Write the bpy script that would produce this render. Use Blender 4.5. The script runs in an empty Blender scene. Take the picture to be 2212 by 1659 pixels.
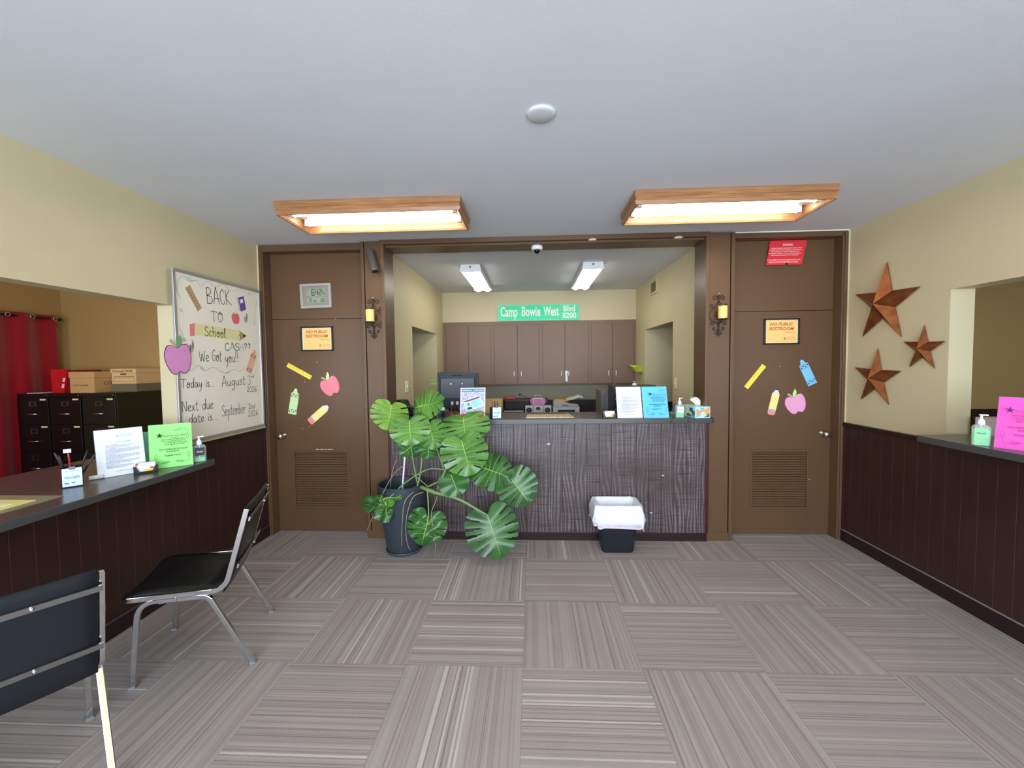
import bpy, math, random
from mathutils import Vector, Matrix

# ------------------------------------------------------------------ camera, world, lights, exposure
SC = bpy.context.scene
COL = SC.collection
CX, CY, CZ = 0.0607, -3.7582, 1.5602          # eye point of the photographer, metres
YAW, PIT, ROL, FPX = 0.0472, -0.0461, -0.0118, 913.53
_F = Vector((-math.sin(YAW)*math.cos(PIT), math.cos(YAW)*math.cos(PIT), math.sin(PIT)))
_R0 = Vector((math.cos(YAW), math.sin(YAW), 0)); _U0 = _R0.cross(_F)
_R = _R0*math.cos(ROL)+_U0*math.sin(ROL); _U = _U0*math.cos(ROL)-_R0*math.sin(ROL)
cam_d = bpy.data.cameras.new('camera'); cam = bpy.data.objects.new('camera', cam_d); COL.objects.link(cam)
cam_d.sensor_width = 36.0; cam_d.lens = 36.0*FPX/2212.0; cam_d.clip_start = 0.05; cam_d.clip_end = 100
cam.matrix_world = Matrix(((_R.x, _U.x, -_F.x, CX), (_R.y, _U.y, -_F.y, CY), (_R.z, _U.z, -_F.z, CZ), (0, 0, 0, 1)))
SC.camera = cam
SC.view_settings.view_transform = 'Standard'; SC.view_settings.look = 'None'
SC.view_settings.gamma = 1; SC.view_settings.use_curve_mapping = False
SC.view_settings.exposure = 0.1
SC.cycles.max_bounces = 8; SC.cycles.diffuse_bounces = 5; SC.cycles.glossy_bounces = 4
SC.cycles.caustics_reflective = False; SC.cycles.caustics_refractive = False
SC.cycles.sample_clamp_indirect = 6.0
w = bpy.data.worlds.new('sky'); SC.world = w; w.use_nodes = True
w.node_tree.nodes['Background'].inputs[0].default_value = (0.55, 0.68, 0.9, 1)
w.node_tree.nodes['Background'].inputs[1].default_value = 1.0

def area(name, loc, size, target, power, col):
    d = bpy.data.lights.new(name, 'AREA'); d.shape = 'RECTANGLE'; d.size, d.size_y = size
    d.energy = power; d.color = col
    o = bpy.data.objects.new(name, d); COL.objects.link(o); o.location = loc
    o.rotation_euler = (Vector(target)-Vector(loc)).to_track_quat('-Z', 'Y').to_euler()
    return o
# daylight entering through the shop windows behind the photographer
area('daylight_front', (0.2, -6.35, 1.45), (4.6, 2.1), (0.2, 0, 1.5), 370, (0.76, 0.87, 1.0))
# daylight through the left room's front window and the right room's
area('daylight_left_room', (-4.4, -6.35, 1.5), (1.8, 1.3), (-4.4, 0, 1.45), 60, (0.85, 0.92, 1.0))
area('daylight_right_room', (4.6, -6.35, 1.5), (2.0, 1.3), (4.6, 0, 1.3), 22, (0.85, 0.92, 1.0))

def at(ax, c, px, py):
    """the point of the plane ax = c that the eye sees at (px, py) of the 2212 x 1659 frame"""
    d = _F+_R*((px-1106)/FPX)-_U*((py-829.5)/FPX)
    k = 'xyz'.index(ax); o = Vector((CX, CY, CZ)); t = (c-o[k])/d[k]
    return o+d*t

# ------------------------------------------------------------------ materials
def rgb(r, g, b):
    f = lambda v: (v/255/12.92) if v/255 <= 0.04045 else ((v/255+0.055)/1.055)**2.4
    return (f(r), f(g), f(b))
class N:
    """small node-graph helper"""
    def __init__(s, name):
        s.m = bpy.data.materials.new(name); s.m.use_nodes = True; s.t = s.m.node_tree
        s.p = s.t.nodes['Principled BSDF']
    def n(s, typ, **kw):
        nd = s.t.nodes.new(typ)
        for k, v in kw.items(): setattr(nd, k, v)
        return nd
    def link(s, a, b): s.t.links.new(a, b)
    def val(s, sock, v):
        if hasattr(v, 'is_output') or isinstance(v, bpy.types.NodeSocket): s.link(v, sock)
        else: sock.default_value = v
    def math(s, op, a, b=0.0, c=0.0):
        nd = s.n('ShaderNodeMath', operation=op)
        for i, v in enumerate((a, b, c)): s.val(nd.inputs[i], v)
        return nd.outputs[0]
    def noise(s, scale, dim='3D', w=None, vec=None, detail=3.0, rough=0.55):
        nd = s.n('ShaderNodeTexNoise', noise_dimensions=dim)
        nd.inputs['Scale'].default_value = scale; nd.inputs['Detail'].default_value = detail; nd.inputs['Roughness'].default_value = rough
        if w is not None: s.val(nd.inputs['W'], w)
        if vec is not None: s.val(nd.inputs['Vector'], vec)
        return nd.outputs['Fac']
    def white(s, dim, w=None, vec=None):
        nd = s.n('ShaderNodeTexWhiteNoise', noise_dimensions=dim)
        if w is not None: s.val(nd.inputs['W'], w)
        if vec is not None: s.val(nd.inputs['Vector'], vec)
        return nd.outputs['Value']
    def mix(s, fac, a, b):
        nd = s.n('ShaderNodeMix', data_type='RGBA')
        s.val(nd.inputs[0], fac)
        s.val(nd.inputs[6], a if not isinstance(a, tuple) else (*a, 1)); s.val(nd.inputs[7], b if not isinstance(b, tuple) else (*b, 1))
        return nd.outputs[2]
    def ramp(s, fac, lo, hi):
        nd = s.n('ShaderNodeMapRange'); s.val(nd.inputs[0], fac); nd.inputs[1].default_value = lo; nd.inputs[2].default_value = hi
        return nd.outputs[0]
    def pos(s):
        g = s.n('ShaderNodeNewGeometry'); x = s.n('ShaderNodeSeparateXYZ'); s.link(g.outputs['Position'], x.inputs[0])
        return g.outputs['Position'], x.outputs[0], x.outputs[1], x.outputs[2]
    def obj(s):
        g = s.n('ShaderNodeTexCoord'); x = s.n('ShaderNodeSeparateXYZ'); s.link(g.outputs['Object'], x.inputs[0])
        return g.outputs['Object'], x.outputs[0], x.outputs[1], x.outputs[2]
    def comb(s, a, b, c):
        nd = s.n('ShaderNodeCombineXYZ'); s.val(nd.inputs[0], a); s.val(nd.inputs[1], b); s.val(nd.inputs[2], c); return nd.outputs[0]
    def bump(s, h, strength, dist=0.002):
        nd = s.n('ShaderNodeBump'); nd.inputs['Strength'].default_value = strength; nd.inputs['Distance'].default_value = dist
        s.val(nd.inputs['Height'], h); s.link(nd.outputs[0], s.p.inputs['Normal'])
    def set(s, **kw):
        for k, v in kw.items():
            sock = s.p.inputs[k.replace('_', ' ')]
            s.val(sock, v if not isinstance(v, tuple) else (*v, 1))
        return s.m

_cache = {}
def pm(name, col, rough=0.5, metal=0.0, var=0.08, scale=9.0, bump=0.0, spec=0.5, trans=0.0, ior=1.45, emit=0.0, coat=0.0, ecol=None, sss=0.0):
    if name in _cache: return _cache[name]
    q = N(name); v, x, y, z = q.obj()
    f = q.noise(scale, vec=v)
    d = tuple(c*(1-var) for c in col); b = tuple(min(1, c*(1+var)) for c in col)
    q.set(Base_Color=q.mix(f, d, b), Roughness=rough, Metallic=metal, IOR=ior)
    q.p.inputs['Specular IOR Level'].default_value = spec
    q.p.inputs['Transmission Weight'].default_value = trans
    q.p.inputs['Coat Weight'].default_value = coat
    if sss:
        q.p.inputs['Subsurface Weight'].default_value = sss; q.p.inputs['Subsurface Radius'].default_value = (0.02, 0.01, 0.005)
    if emit:
        q.p.inputs['Emission Color'].default_value = (*(ecol or col), 1); q.p.inputs['Emission Strength'].default_value = emit
    if bump: q.bump(q.noise(scale*12, vec=v), bump)
    _cache[name] = q.m
    return q.m

T = 0.6096
def carpet_mat():
    q = N('carpet_tiles'); P, x, y, z = q.pos()
    gx = q.math('DIVIDE', x, T); gy = q.math('DIVIDE', q.math('ADD', y, 0.428), T)
    ix = q.math('FLOOR', gx); iy = q.math('FLOOR', gy)
    fx = q.math('FRACT', gx); fy = q.math('FRACT', gy)
    par = q.math('FLOORED_MODULO', q.math('ADD', ix, iy), 2.0)          # 0: stripes run away from the door wall
    inv = q.math('SUBTRACT', 1.0, par)
    u = q.math('ADD', q.math('MULTIPLY', fx, inv), q.math('MULTIPLY', fy, par))
    v = q.math('ADD', q.math('MULTIPLY', fy, inv), q.math('MULTIPLY', fx, par))
    seed = q.math('MULTIPLY', q.white('3D', vec=q.comb(ix, iy, 3.3)), 57.0)
    jit = q.math('MULTIPLY', q.math('SUBTRACT', q.noise(60.0, vec=P, detail=2), 0.5), 0.006)
    us = q.math('ADD', q.math('ADD', u, seed), jit)
    broad = q.noise(13.0, '1D', w=us, detail=3.0)
    fine = q.white('1D', w=q.math('FLOOR', q.math('MULTIPLY', us, 118.0)))
    thin = q.white('1D', w=q.math('ADD', q.math('FLOOR', q.math('MULTIPLY', us, 150.0)), 71.0))
    cr = q.white('1D', w=q.math('ADD', q.math('FLOOR', q.math('MULTIPLY', us, 62.0)), 13.0))
    fib = q.noise(420.0, vec=P, detail=2)
    soil = q.noise(2.2, vec=P, detail=4)
    c = q.mix(q.ramp(broad, 0.35, 0.65), rgb(166, 156, 148), rgb(152, 138, 133))
    c = q.mix(q.math('MULTIPLY', q.math('GREATER_THAN', fine, 0.80), 0.30), c, rgb(118, 100, 98))
    c = q.mix(q.math('MULTIPLY', q.math('GREATER_THAN', thin, 0.90), 0.42), c, rgb(92, 72, 74))
    c = q.mix(q.math('MULTIPLY', q.math('GREATER_THAN', cr, 0.962), 0.62), c, rgb(205, 198, 184))
    edge = q.math('MAXIMUM', q.math('GREATER_THAN', q.math('ABSOLUTE', q.math('SUBTRACT', u, 0.5)), 0.4975), q.math('GREATER_THAN', q.math('ABSOLUTE', q.math('SUBTRACT', v, 0.5)), 0.4975))
    c = q.mix(q.math('MULTIPLY', edge, 0.3), c, rgb(80, 66, 66))
    mul = q.math('MULTIPLY', q.math('ADD', 0.72, q.math('MULTIPLY', fib, 0.56)), q.math('ADD', 0.88, q.math('MULTIPLY', soil, 0.24)))
    hs = q.n('ShaderNodeHueSaturation'); q.link(c, hs.inputs['Color']); q.val(hs.inputs['Value'], mul)
    q.set(Base_Color=hs.outputs[0], Roughness=0.95); q.p.inputs['Specular IOR Level'].default_value = 0.15
    q.p.inputs['Sheen Weight'].default_value = 0.15
    q.bump(fib, 0.35, 0.004)
    return q.m

def paint_mat(name, col, rough=0.6, scale=3.0, tex=0.12):
    q = N(name); P, x, y, z = q.pos()
    f = q.noise(scale, vec=P, detail=4)
    q.set(Base_Color=q.mix(f, tuple(c*0.95 for c in col), tuple(min(1, c*1.05) for c in col)), Roughness=rough)
    q.p.inputs['Specular IOR Level'].default_value = 0.35
    q.bump(q.noise(90.0, vec=P, detail=3), tex, 0.003)
    return q.m

def plank_mat(name, base, dark, step, axis='y', streak=None, rough=0.38):
    """stained grooved panelling, grooves every step metres along the axis"""
    q = N(name); P, x, y, z = q.pos()
    a = x if axis == 'x' else y
    g = q.math('DIVIDE', a, step)
    bi = q.math('FLOOR', g); fr = q.math('ABSOLUTE', q.math('SUBTRACT', q.math('FRACT', g), 0.5))
    groove = q.ramp(fr, 0.474, 0.492)
    sd = q.math('MULTIPLY', q.white('1D', w=bi), 31.0)
    warp = q.noise(1.0, vec=q.comb(q.math('MULTIPLY', a, 5.0), sd, q.math('MULTIPLY', z, 1.3)), detail=2)
    if streak:
        ph = q.math('ADD', q.math('MULTIPLY', a, 210.0), q.math('MULTIPLY', warp, 30.0))
        s1 = q.math('ADD', q.math('MULTIPLY', q.math('SINE', ph), 0.5), 0.5)
        saw = q.noise(1.0, vec=q.comb(q.math('MULTIPLY', a, 4.0), 0.0, q.math('MULTIPLY', z, 110.0)), detail=2)
        blot = q.noise(2.3, vec=P, detail=4)
        k = q.math('MULTIPLY', q.math('MULTIPLY', q.math('POWER', s1, 1.7), q.ramp(blot, 0.30, 0.75)), q.ramp(saw, 0.25, 0.6))
        c = q.mix(q.noise(7.0, vec=P, detail=4), dark, base)
        c = q.mix(q.ramp(saw, 0.42, 0.3), c, tuple(v*0.5 for v in dark))
        c = q.mix(q.math('MULTIPLY', k, 0.85), c, streak)
        c = q.mix(q.math('MULTIPLY', groove, 0.9), c, rgb(60, 22, 18))
        rr = q.math('ADD', rough, q.math('MULTIPLY', s1, 0.15))
        h = q.math('SUBTRACT', q.math('ADD', q.math('MULTIPLY', s1, 0.25), q.math('MULTIPLY', saw, 0.3)), q.math('MULTIPLY', groove, 2.0))
        q.set(Base_Color=c, Roughness=rr); q.bump(h, 0.5, 0.003)
    else:
        grain = q.noise(1.0, vec=q.comb(q.math('MULTIPLY', a, 60.0), sd, q.math('MULTIPLY', z, 3.0)), detail=4)
        blot = q.noise(3.0, vec=P, detail=5)
        c = q.mix(q.math('MULTIPLY', q.math('ADD', grain, blot), 0.5), dark, base)
        c = q.mix(q.math('MULTIPLY', groove, 0.5), c, tuple(min(1, v*1.9) for v in base))
        q.set(Base_Color=c, Roughness=q.math('ADD', rough, q.math('MULTIPLY', blot, 0.2)))
        q.bump(q.math('SUBTRACT', q.math('MULTIPLY', grain, 0.2), q.math('MULTIPLY', groove, 1.5)), 0.5, 0.003)
    return q.m

def oak_mat():
    q = N('golden_oak'); v, x, y, z = q.obj()
    s = q.noise(1.0, vec=q.comb(q.math('MULTIPLY', x, 5.0), q.math('MULTIPLY', y, 60.0), q.math('MULTIPLY', z, 60.0)), detail=5)
    q.set(Base_Color=q.mix(q.ramp(s, 0.3, 0.7), rgb(138, 92, 56), rgb(180, 130, 86)), Roughness=0.35); q.bump(s, 0.15)
    return q.m

MAT = dict(
    carpet=carpet_mat(),
    ceiling=paint_mat('ceiling_white', rgb(222, 225, 231), 0.8, 1.5),
    wall=paint_mat('wall_beige', rgb(210, 196, 158), 0.5, 1.5),
    wall_side=paint_mat('side_room_dim_beige', rgb(190, 160, 104), 0.6, 1.5),  # beige dimmed and warmed: the side rooms' low warm light put into the colour
    wall_back=paint_mat('backsplash_beige', rgb(178, 172, 150), 0.6, 1.5),
    brown=paint_mat('brown_enamel', rgb(100, 74, 52), 0.36, 2.5, 0.05),
    cabinet=paint_mat('cabinet_brown', rgb(130, 104, 88), 0.45, 3.0, 0.05),
    wains=plank_mat('wainscot_stain', rgb(66, 36, 26), rgb(36, 17, 12), 0.1016, 'y'),
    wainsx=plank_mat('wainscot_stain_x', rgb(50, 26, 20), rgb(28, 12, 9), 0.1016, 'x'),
    rustic=plank_mat('weathered_planks', rgb(84, 70, 68), rgb(52, 38, 36), 0.107, 'x', streak=rgb(150, 142, 148)),
    oak=oak_mat(),
    base=pm('dark_base', rgb(40, 20, 22), 0.4), maroon=pm('maroon_trim', rgb(66, 26, 28), 0.35),
    laminate=pm('countertop_charcoal', rgb(72, 71, 70), 0.22, var=0.04, scale=60, spec=0.6),
    laminate2=pm('countertop_edge', rgb(60, 64, 68), 0.3, var=0.04, scale=60),
    chrome=pm('chrome', rgb(225, 228, 232), 0.12, 1.0, var=0.02),
    steel=pm('brushed_steel', rgb(168, 168, 168), 0.3, 1.0, var=0.05, scale=40),
    vinyl=pm('black_vinyl', rgb(22, 22, 24), 0.32, var=0.1, scale=30, bump=0.1),
    navy=pm('dark_chair_fabric', rgb(13, 15, 22), 0.8, var=0.15, scale=60, bump=0.2),
    blackp=pm('black_plastic', rgb(24, 24, 26), 0.35), blackm=pm('black_enamel', rgb(22, 20, 20), 0.3, var=0.1),
    grayp=pm('grey_plastic', rgb(122, 128, 134), 0.4), lgray=pm('light_grey_plastic', rgb(196, 200, 198), 0.4),
    white=pm('white_plastic', rgb(236, 238, 240), 0.35, var=0.02), paper=pm('white_paper', rgb(240, 243, 250), 0.7, var=0.015),
    ink=pm('black_ink', rgb(40, 40, 46), 0.6), grayink=pm('grey_ink', rgb(176, 178, 190), 0.7),
    iron=pm('dark_iron', rgb(66, 52, 46), 0.55, 0.3), pot=pm('pot_plastic', rgb(52, 60, 68), 0.45, var=0.06),
    soil=pm('potting_soil', rgb(40, 32, 26), 0.95, var=0.4, scale=80, bump=0.6),
    brownink=pm('brown_ink', rgb(186, 112, 44), 0.7), white_em=pm('lit_tube', (1, 0.96, 0.88), 0.5, emit=16, ecol=(1, 0.93, 0.8)),
    diffuser=pm('lit_office_tube', (1, 0.98, 0.92), 0.5, emit=11, ecol=(1.0, 0.97, 0.86)),
)

def glass(name, col, alpha):
    if name in _cache: return _cache[name]
    q = N(name); q.set(Base_Color=col, Roughness=0.08, Alpha=alpha); _cache[name] = q.m; return q.m
# ------------------------------------------------------------------ mesh builder
class MB:
    def __init__(s): s.v = []; s.f = []; s.m = []
    def add(s, vs, fs, mi=0):
        o = len(s.v); s.v += [tuple(v) for v in vs]; s.f += [tuple(i+o for i in f) for f in fs]; s.m += [mi]*len(fs); return s
    def box(s, x0, x1, y0, y1, z0, z1, mi=0):
        return s.add([(x0, y0, z0), (x1, y0, z0), (x1, y1, z0), (x0, y1, z0), (x0, y0, z1), (x1, y0, z1), (x1, y1, z1), (x0, y1, z1)],
                     [(0, 3, 2, 1), (4, 5, 6, 7), (0, 1, 5, 4), (1, 2, 6, 5), (2, 3, 7, 6), (3, 0, 4, 7)], mi)
    def prism(s, pts, y0, y1, mi=0):
        """polygon in the x-z plane pushed from y0 (near) to y1"""
        a = sum(pts[i][0]*pts[(i+1) % len(pts)][1]-pts[(i+1) % len(pts)][0]*pts[i][1] for i in range(len(pts)))
        if a < 0: pts = pts[::-1]
        n = len(pts)
        vs = [(x, y0, z) for x, z in pts]+[(x, y1, z) for x, z in pts]
        fs = [tuple(range(n)), tuple(range(2*n-1, n-1, -1))]+[(i, i+n, (i+1) % n+n, (i+1) % n) for i in range(n)]
        return s.add(vs, fs, mi)
    def zprism(s, pts, z0, z1, mi=0):
        a = sum(pts[i][0]*pts[(i+1) % len(pts)][1]-pts[(i+1) % len(pts)][0]*pts[i][1] for i in range(len(pts)))
        if a < 0: pts = pts[::-1]
        n = len(pts)
        vs = [(x, y, z0) for x, y in pts]+[(x, y, z1) for x, y in pts]
        fs = [tuple(range(n-1, -1, -1)), tuple(range(n, 2*n))]+[(i, (i+1) % n, (i+1) % n+n, i+n) for i in range(n)]
        return s.add(vs, fs, mi)
    def ring(s, rings, mi=0, cap=True, closed=False):
        n = len(rings[0]); vs = [p for r in rings for p in r]; fs = []
        for k in range(len(rings)-1):
            for i in range(n):
                j = (i+1) % n
                fs.append((k*n+i, k*n+j, (k+1)*n+j, (k+1)*n+i))
        if cap: fs += [tuple(range(n-1, -1, -1)), tuple(range((len(rings)-1)*n, len(rings)*n))]
        return s.add(vs, fs, mi)
    def lathe(s, prof, c=(0, 0, 0), n=24, mi=0, cap=True, sx=1, sy=1):
        return s.ring([[(c[0]+r*sx*math.cos(2*math.pi*i/n), c[1]+r*sy*math.sin(2*math.pi*i/n), c[2]+z) for i in range(n)] for r, z in prof], mi, cap)
    def tube(s, path, r, n=8, mi=0, sq=False, cap=True):
        P = [Vector(p) for p in path]; rs = r if isinstance(r, (list, tuple)) else [r]*len(P)
        up = None; rings = []
        for i, p in enumerate(P):
            t = (P[min(i+1, len(P)-1)]-P[max(i-1, 0)]).normalized()
            if up is None:
                up = Vector((0, 0, 1)) if abs(t.z) < 0.9 else Vector((0, 1, 0))
            a = t.cross(up).normalized(); up = a.cross(t).normalized()
            if sq: rings.append([p+(a*cx+up*cy)*rs[i] for cx, cy in ((-1, -1), (1, -1), (1, 1), (-1, 1))])
            else: rings.append([p+(a*math.cos(2*math.pi*k/n)+up*math.sin(2*math.pi*k/n))*rs[i] for k in range(n)])
        return s.ring(rings, mi, cap)
    def bar(s, path, axis, hw, hh, mi=0):
        """rectangular bar along path; axis = its constant sideways direction, half sizes hw (along axis), hh"""
        P = [Vector(p) for p in path]; A = Vector(axis).normalized(); rings = []
        for i, p in enumerate(P):
            a = (P[i]-P[i-1]).normalized() if i else (P[1]-P[0]).normalized()
            b = (P[i+1]-P[i]).normalized() if i < len(P)-1 else a
            t = (a+b).normalized(); nrm = A.cross(t).normalized(); k = 1/max(0.5, t.dot(a))
            rings.append([p+A*hw*cx+nrm*hh*k*cy for cx, cy in ((-1, -1), (1, -1), (1, 1), (-1, 1))])
        return s.ring(rings, mi)
    def ball(s, c, r, mi=0, n=14, sz=1.0, sx=1.0, sy=1.0):
        prof = [(max(1e-4, r*math.sin(math.pi*k/8)), -r*sz*math.cos(math.pi*k/8)) for k in range(9)]
        return s.lathe(prof, c, n, mi, sx=sx, sy=sy)
    def rib(s, pts, wd, y, mi=0):
        """flat marker stroke in the x-z plane"""
        for (a, b), (c, d) in zip(pts, pts[1:]):
            L = math.hypot(c-a, d-b)
            if L < 1e-6: continue
            nx, nz = -(d-b)/L*wd/2, (c-a)/L*wd/2; ex, ez = (c-a)/L*wd*0.4, (d-b)/L*wd*0.4
            s.add([(a+nx-ex, y, b+nz-ez), (a-nx-ex, y, b-nz-ez), (c-nx+ex, y, d-nz+ez), (c+nx+ex, y, d+nz+ez)], [(0, 1, 2, 3)], mi)
        return s
    def move(s, M, start=0):
        s.v[start:] = [tuple(M @ Vector(v)) for v in s.v[start:]]; return s
    def text(s, txt, x, z, size, y=0.0, mi=0, width=None, height=None, align='CENTER', bold=0.0, shear=0.0, rot=0.0):
        cu = bpy.data.curves.new('t', 'FONT'); cu.body = txt; cu.size = 1.0; cu.offset = bold; cu.shear = shear; cu.resolution_u = 2
        o = bpy.data.objects.new('t', cu); COL.objects.link(o)
        bpy.context.view_layer.update()
        me = bpy.data.meshes.new_from_object(o.evaluated_get(bpy.context.evaluated_depsgraph_get()))
        vs = [v.co.copy() for v in me.vertices]; fs = [tuple(p.vertices) for p in me.polygons]
        bpy.data.objects.remove(o); bpy.data.curves.remove(cu); bpy.data.meshes.remove(me)
        if not vs: return s
        x0 = min(v.x for v in vs); x1 = max(v.x for v in vs)
        sx = (width/(x1-x0)) if width else size
        sz = size if height is None else height
        off = {'CENTER': (x0+x1)/2, 'LEFT': x0, 'RIGHT': x1}[align]
        ca, sa = math.cos(rot), math.sin(rot); out = []
        for v in vs:
            a = (v.x-off)*sx; b = v.y*sz
            out.append((x+a*ca-b*sa, y, z+a*sa+b*ca))
        return s.add(out, fs, mi)

ROOT = {}
def obj(name, mb, mats, parent=None, world=False, smooth=False, bevel=0.0, label=None, subsurf=0, seg=2):
    if not isinstance(mats, (list, tuple)): mats = [mats]
    mats = [MAT[m] if isinstance(m, str) else m for m in mats]
    root = parent
    while root is not None and root.parent is not None: root = root.parent
    vs = mb.v
    if world and root is not None and root.name in ROOT:
        inv = ROOT[root.name].inverted(); vs = [tuple(inv @ Vector(v)) for v in vs]
    me = bpy.data.meshes.new(name); me.from_pydata(vs, [], mb.f)
    for m in mats: me.materials.append(m)
    for p, mi in zip(me.polygons, mb.m): p.material_index = mi; p.use_smooth = smooth
    me.validate(); me.update()
    o = bpy.data.objects.new(name, me); COL.objects.link(o)
    if parent is not None: o.parent = parent
    if bevel:
        b = o.modifiers.new('b', 'BEVEL'); b.width = bevel; b.segments = seg; b.limit_method = 'ANGLE'; b.angle_limit = math.radians(40)
    if subsurf:
        b = o.modifiers.new('s', 'SUBSURF'); b.levels = subsurf; b.render_levels = subsurf
    if label: o['label'] = label
    return o
def tag(o, label, cat, group=None, kind=None):
    o['label'] = label; o['category'] = cat
    if group: o['group'] = group
    if kind: o['kind'] = kind
    return o
def thing(name, label, cat, loc=(0, 0, 0), rz=0.0, group=None):
    o = bpy.data.objects.new(name, None); COL.objects.link(o); o.location = loc; o.rotation_euler = (0, 0, rz)
    ROOT[o.name] = Matrix.Translation(Vector(loc)) @ Matrix.Rotation(rz, 4, 'Z')
    o.empty_display_size = 0.1
    return tag(o, label, cat, group)
def struct(name, mb, m, parent=None, **k):
    o = obj(name, mb, m, parent, **k)
    if parent is None: o['kind'] = 'structure'
    return o
def copy_tree(o, parent=None):
    c = o.copy(); COL.objects.link(c); c.parent = parent
    for ch in [x for x in bpy.data.objects if x.parent == o]: copy_tree(ch, c)
    return c
def rot_about(mb, start, M): mb.move(M, start)

# ------------------------------------------------------------------ room shell
XL, XR, H = -2.403, 2.752, 2.664
YF = -6.2
def B(*a): return MB().box(*a)
struct('floor', B(-6.2, 6.3, YF-0.2, 3.3, -0.1, 0.0), 'carpet')
struct('ceiling', B(-6.2, 6.3, YF-0.2, 3.3, H, H+0.12), 'ceiling')
# left lobby wall: whiteboard pier, header over the service opening, low wall below the counter
m = B(XL-0.12, XL, -0.93, 0.0, 0, H).box(XL-0.12, XL, YF, -0.93, 1.995, H).box(XL-0.12, XL, YF, -0.93, 0, 0.888).box(XL-0.12, XL, YF, -4.6, 0.9, 1.995)
struct('wall_left', m, 'wall')
m = B(XR, XR+0.15, -0.89, 0.0, 0, H).box(XR, XR+0.15, YF, -0.89, 2.01, H).box(XR, XR+0.15, YF, -0.89, 0, 1.04).box(XR, XR+0.15, YF, -4.4, 1.04, 2.01)
struct('wall_right', m, 'wall')
# shop front behind the photographer: low sill, header, mullions around the glazing
m = B(-6.2, 6.3, YF-0.15, YF, 0, 0.35).box(-6.2, 6.3, YF-0.15, YF, 2.55, H)
for a, b in ((-6.2, -5.4), (-3.4, -2.2), (2.55, 3.5), (5.7, 6.3)): m.box(a, b, YF-0.15, YF, 0.35, 2.55)
struct('wall_front', m, 'wall')
m = MB()
for a in (-0.7, 0.95): m.box(a-0.03, a+0.03, YF-0.1, YF-0.04, 0.35, 2.55)
struct('window_1', m, 'steel')
# side rooms
struct('wall_left_room', B(-6.12, -6.0, YF, 1.46, 0, H), 'wall_side')
struct('wall_left_room_back', B(-6.12, XL-0.12, 1.46, 1.58, 0, H), 'wall_side')
struct('wall_left_room_side', B(XL-0.12, XL, 0.0, 2.35, 0, H), 'wall')
struct('wall_right_room_back', B(XR+0.12, 6.3, 1.0, 1.04, 0, H), 'wall_side')
struct('wall_right_room', B(6.2, 6.3, YF, 1.0, 0, H), 'wall_side')
struct('wall_right_room_side', B(XR, XR+0.12, 0.0, 2.3, 0, H), 'wall')
struct('trim_12', B(XR+0.12, 6.2, 0.975, 1.0, 0, 1.025), 'wainsx')
# the office behind the reception counter
OL, OR = -1.298, 1.632
m = B(OL-0.12, OL, 0.2, 1.03, 0, H).box(OL-0.12, OL, 2.27, 3.1, 0, H).box(OL-0.12, OL, 1.03, 2.27, 2.01, H)
struct('wall_office_left', m, 'wall')
m = B(OR, OR+0.12, 0.2, 1.045, 0, H).box(OR, OR+0.12, 2.21, 3.1, 0, H).box(OR, OR+0.12, 1.045, 2.21, 2.02, H)
struct('wall_office_right', m, 'wall')
struct('wall_office_back', B(OL-0.12, OR+0.12, 3.06, 3.16, 0, H), 'wall_back')
struct('wall_office_soffit', B(OL, OR, 2.71, 3.06, 2.214, H), 'wall')
struct('wall_hall_left', B(XL, OL-0.12, 2.27, 2.35, 0, H), 'wall')
struct('wall_hall_right', B(OR+0.12, XR, 2.21, 2.3, 0, H), 'wall')
struct('trim_13', B(OL, OR, 3.035, 3.06, 0, 0.985), 'wainsx')
struct('trim_14', B(OR+0.12, XR, 2.185, 2.21, 0, 1.02), 'wainsx')
# door wall: masonry filler above / beside everything (kept behind the trims)
struct('wall_back_left', B(-2.4, -1.32, 0.16, 0.2, 0, H), 'wall'); struct('wall_back_right', B(1.64, 2.75, 0.16, 0.2, 0, H), 'wall')

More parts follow.
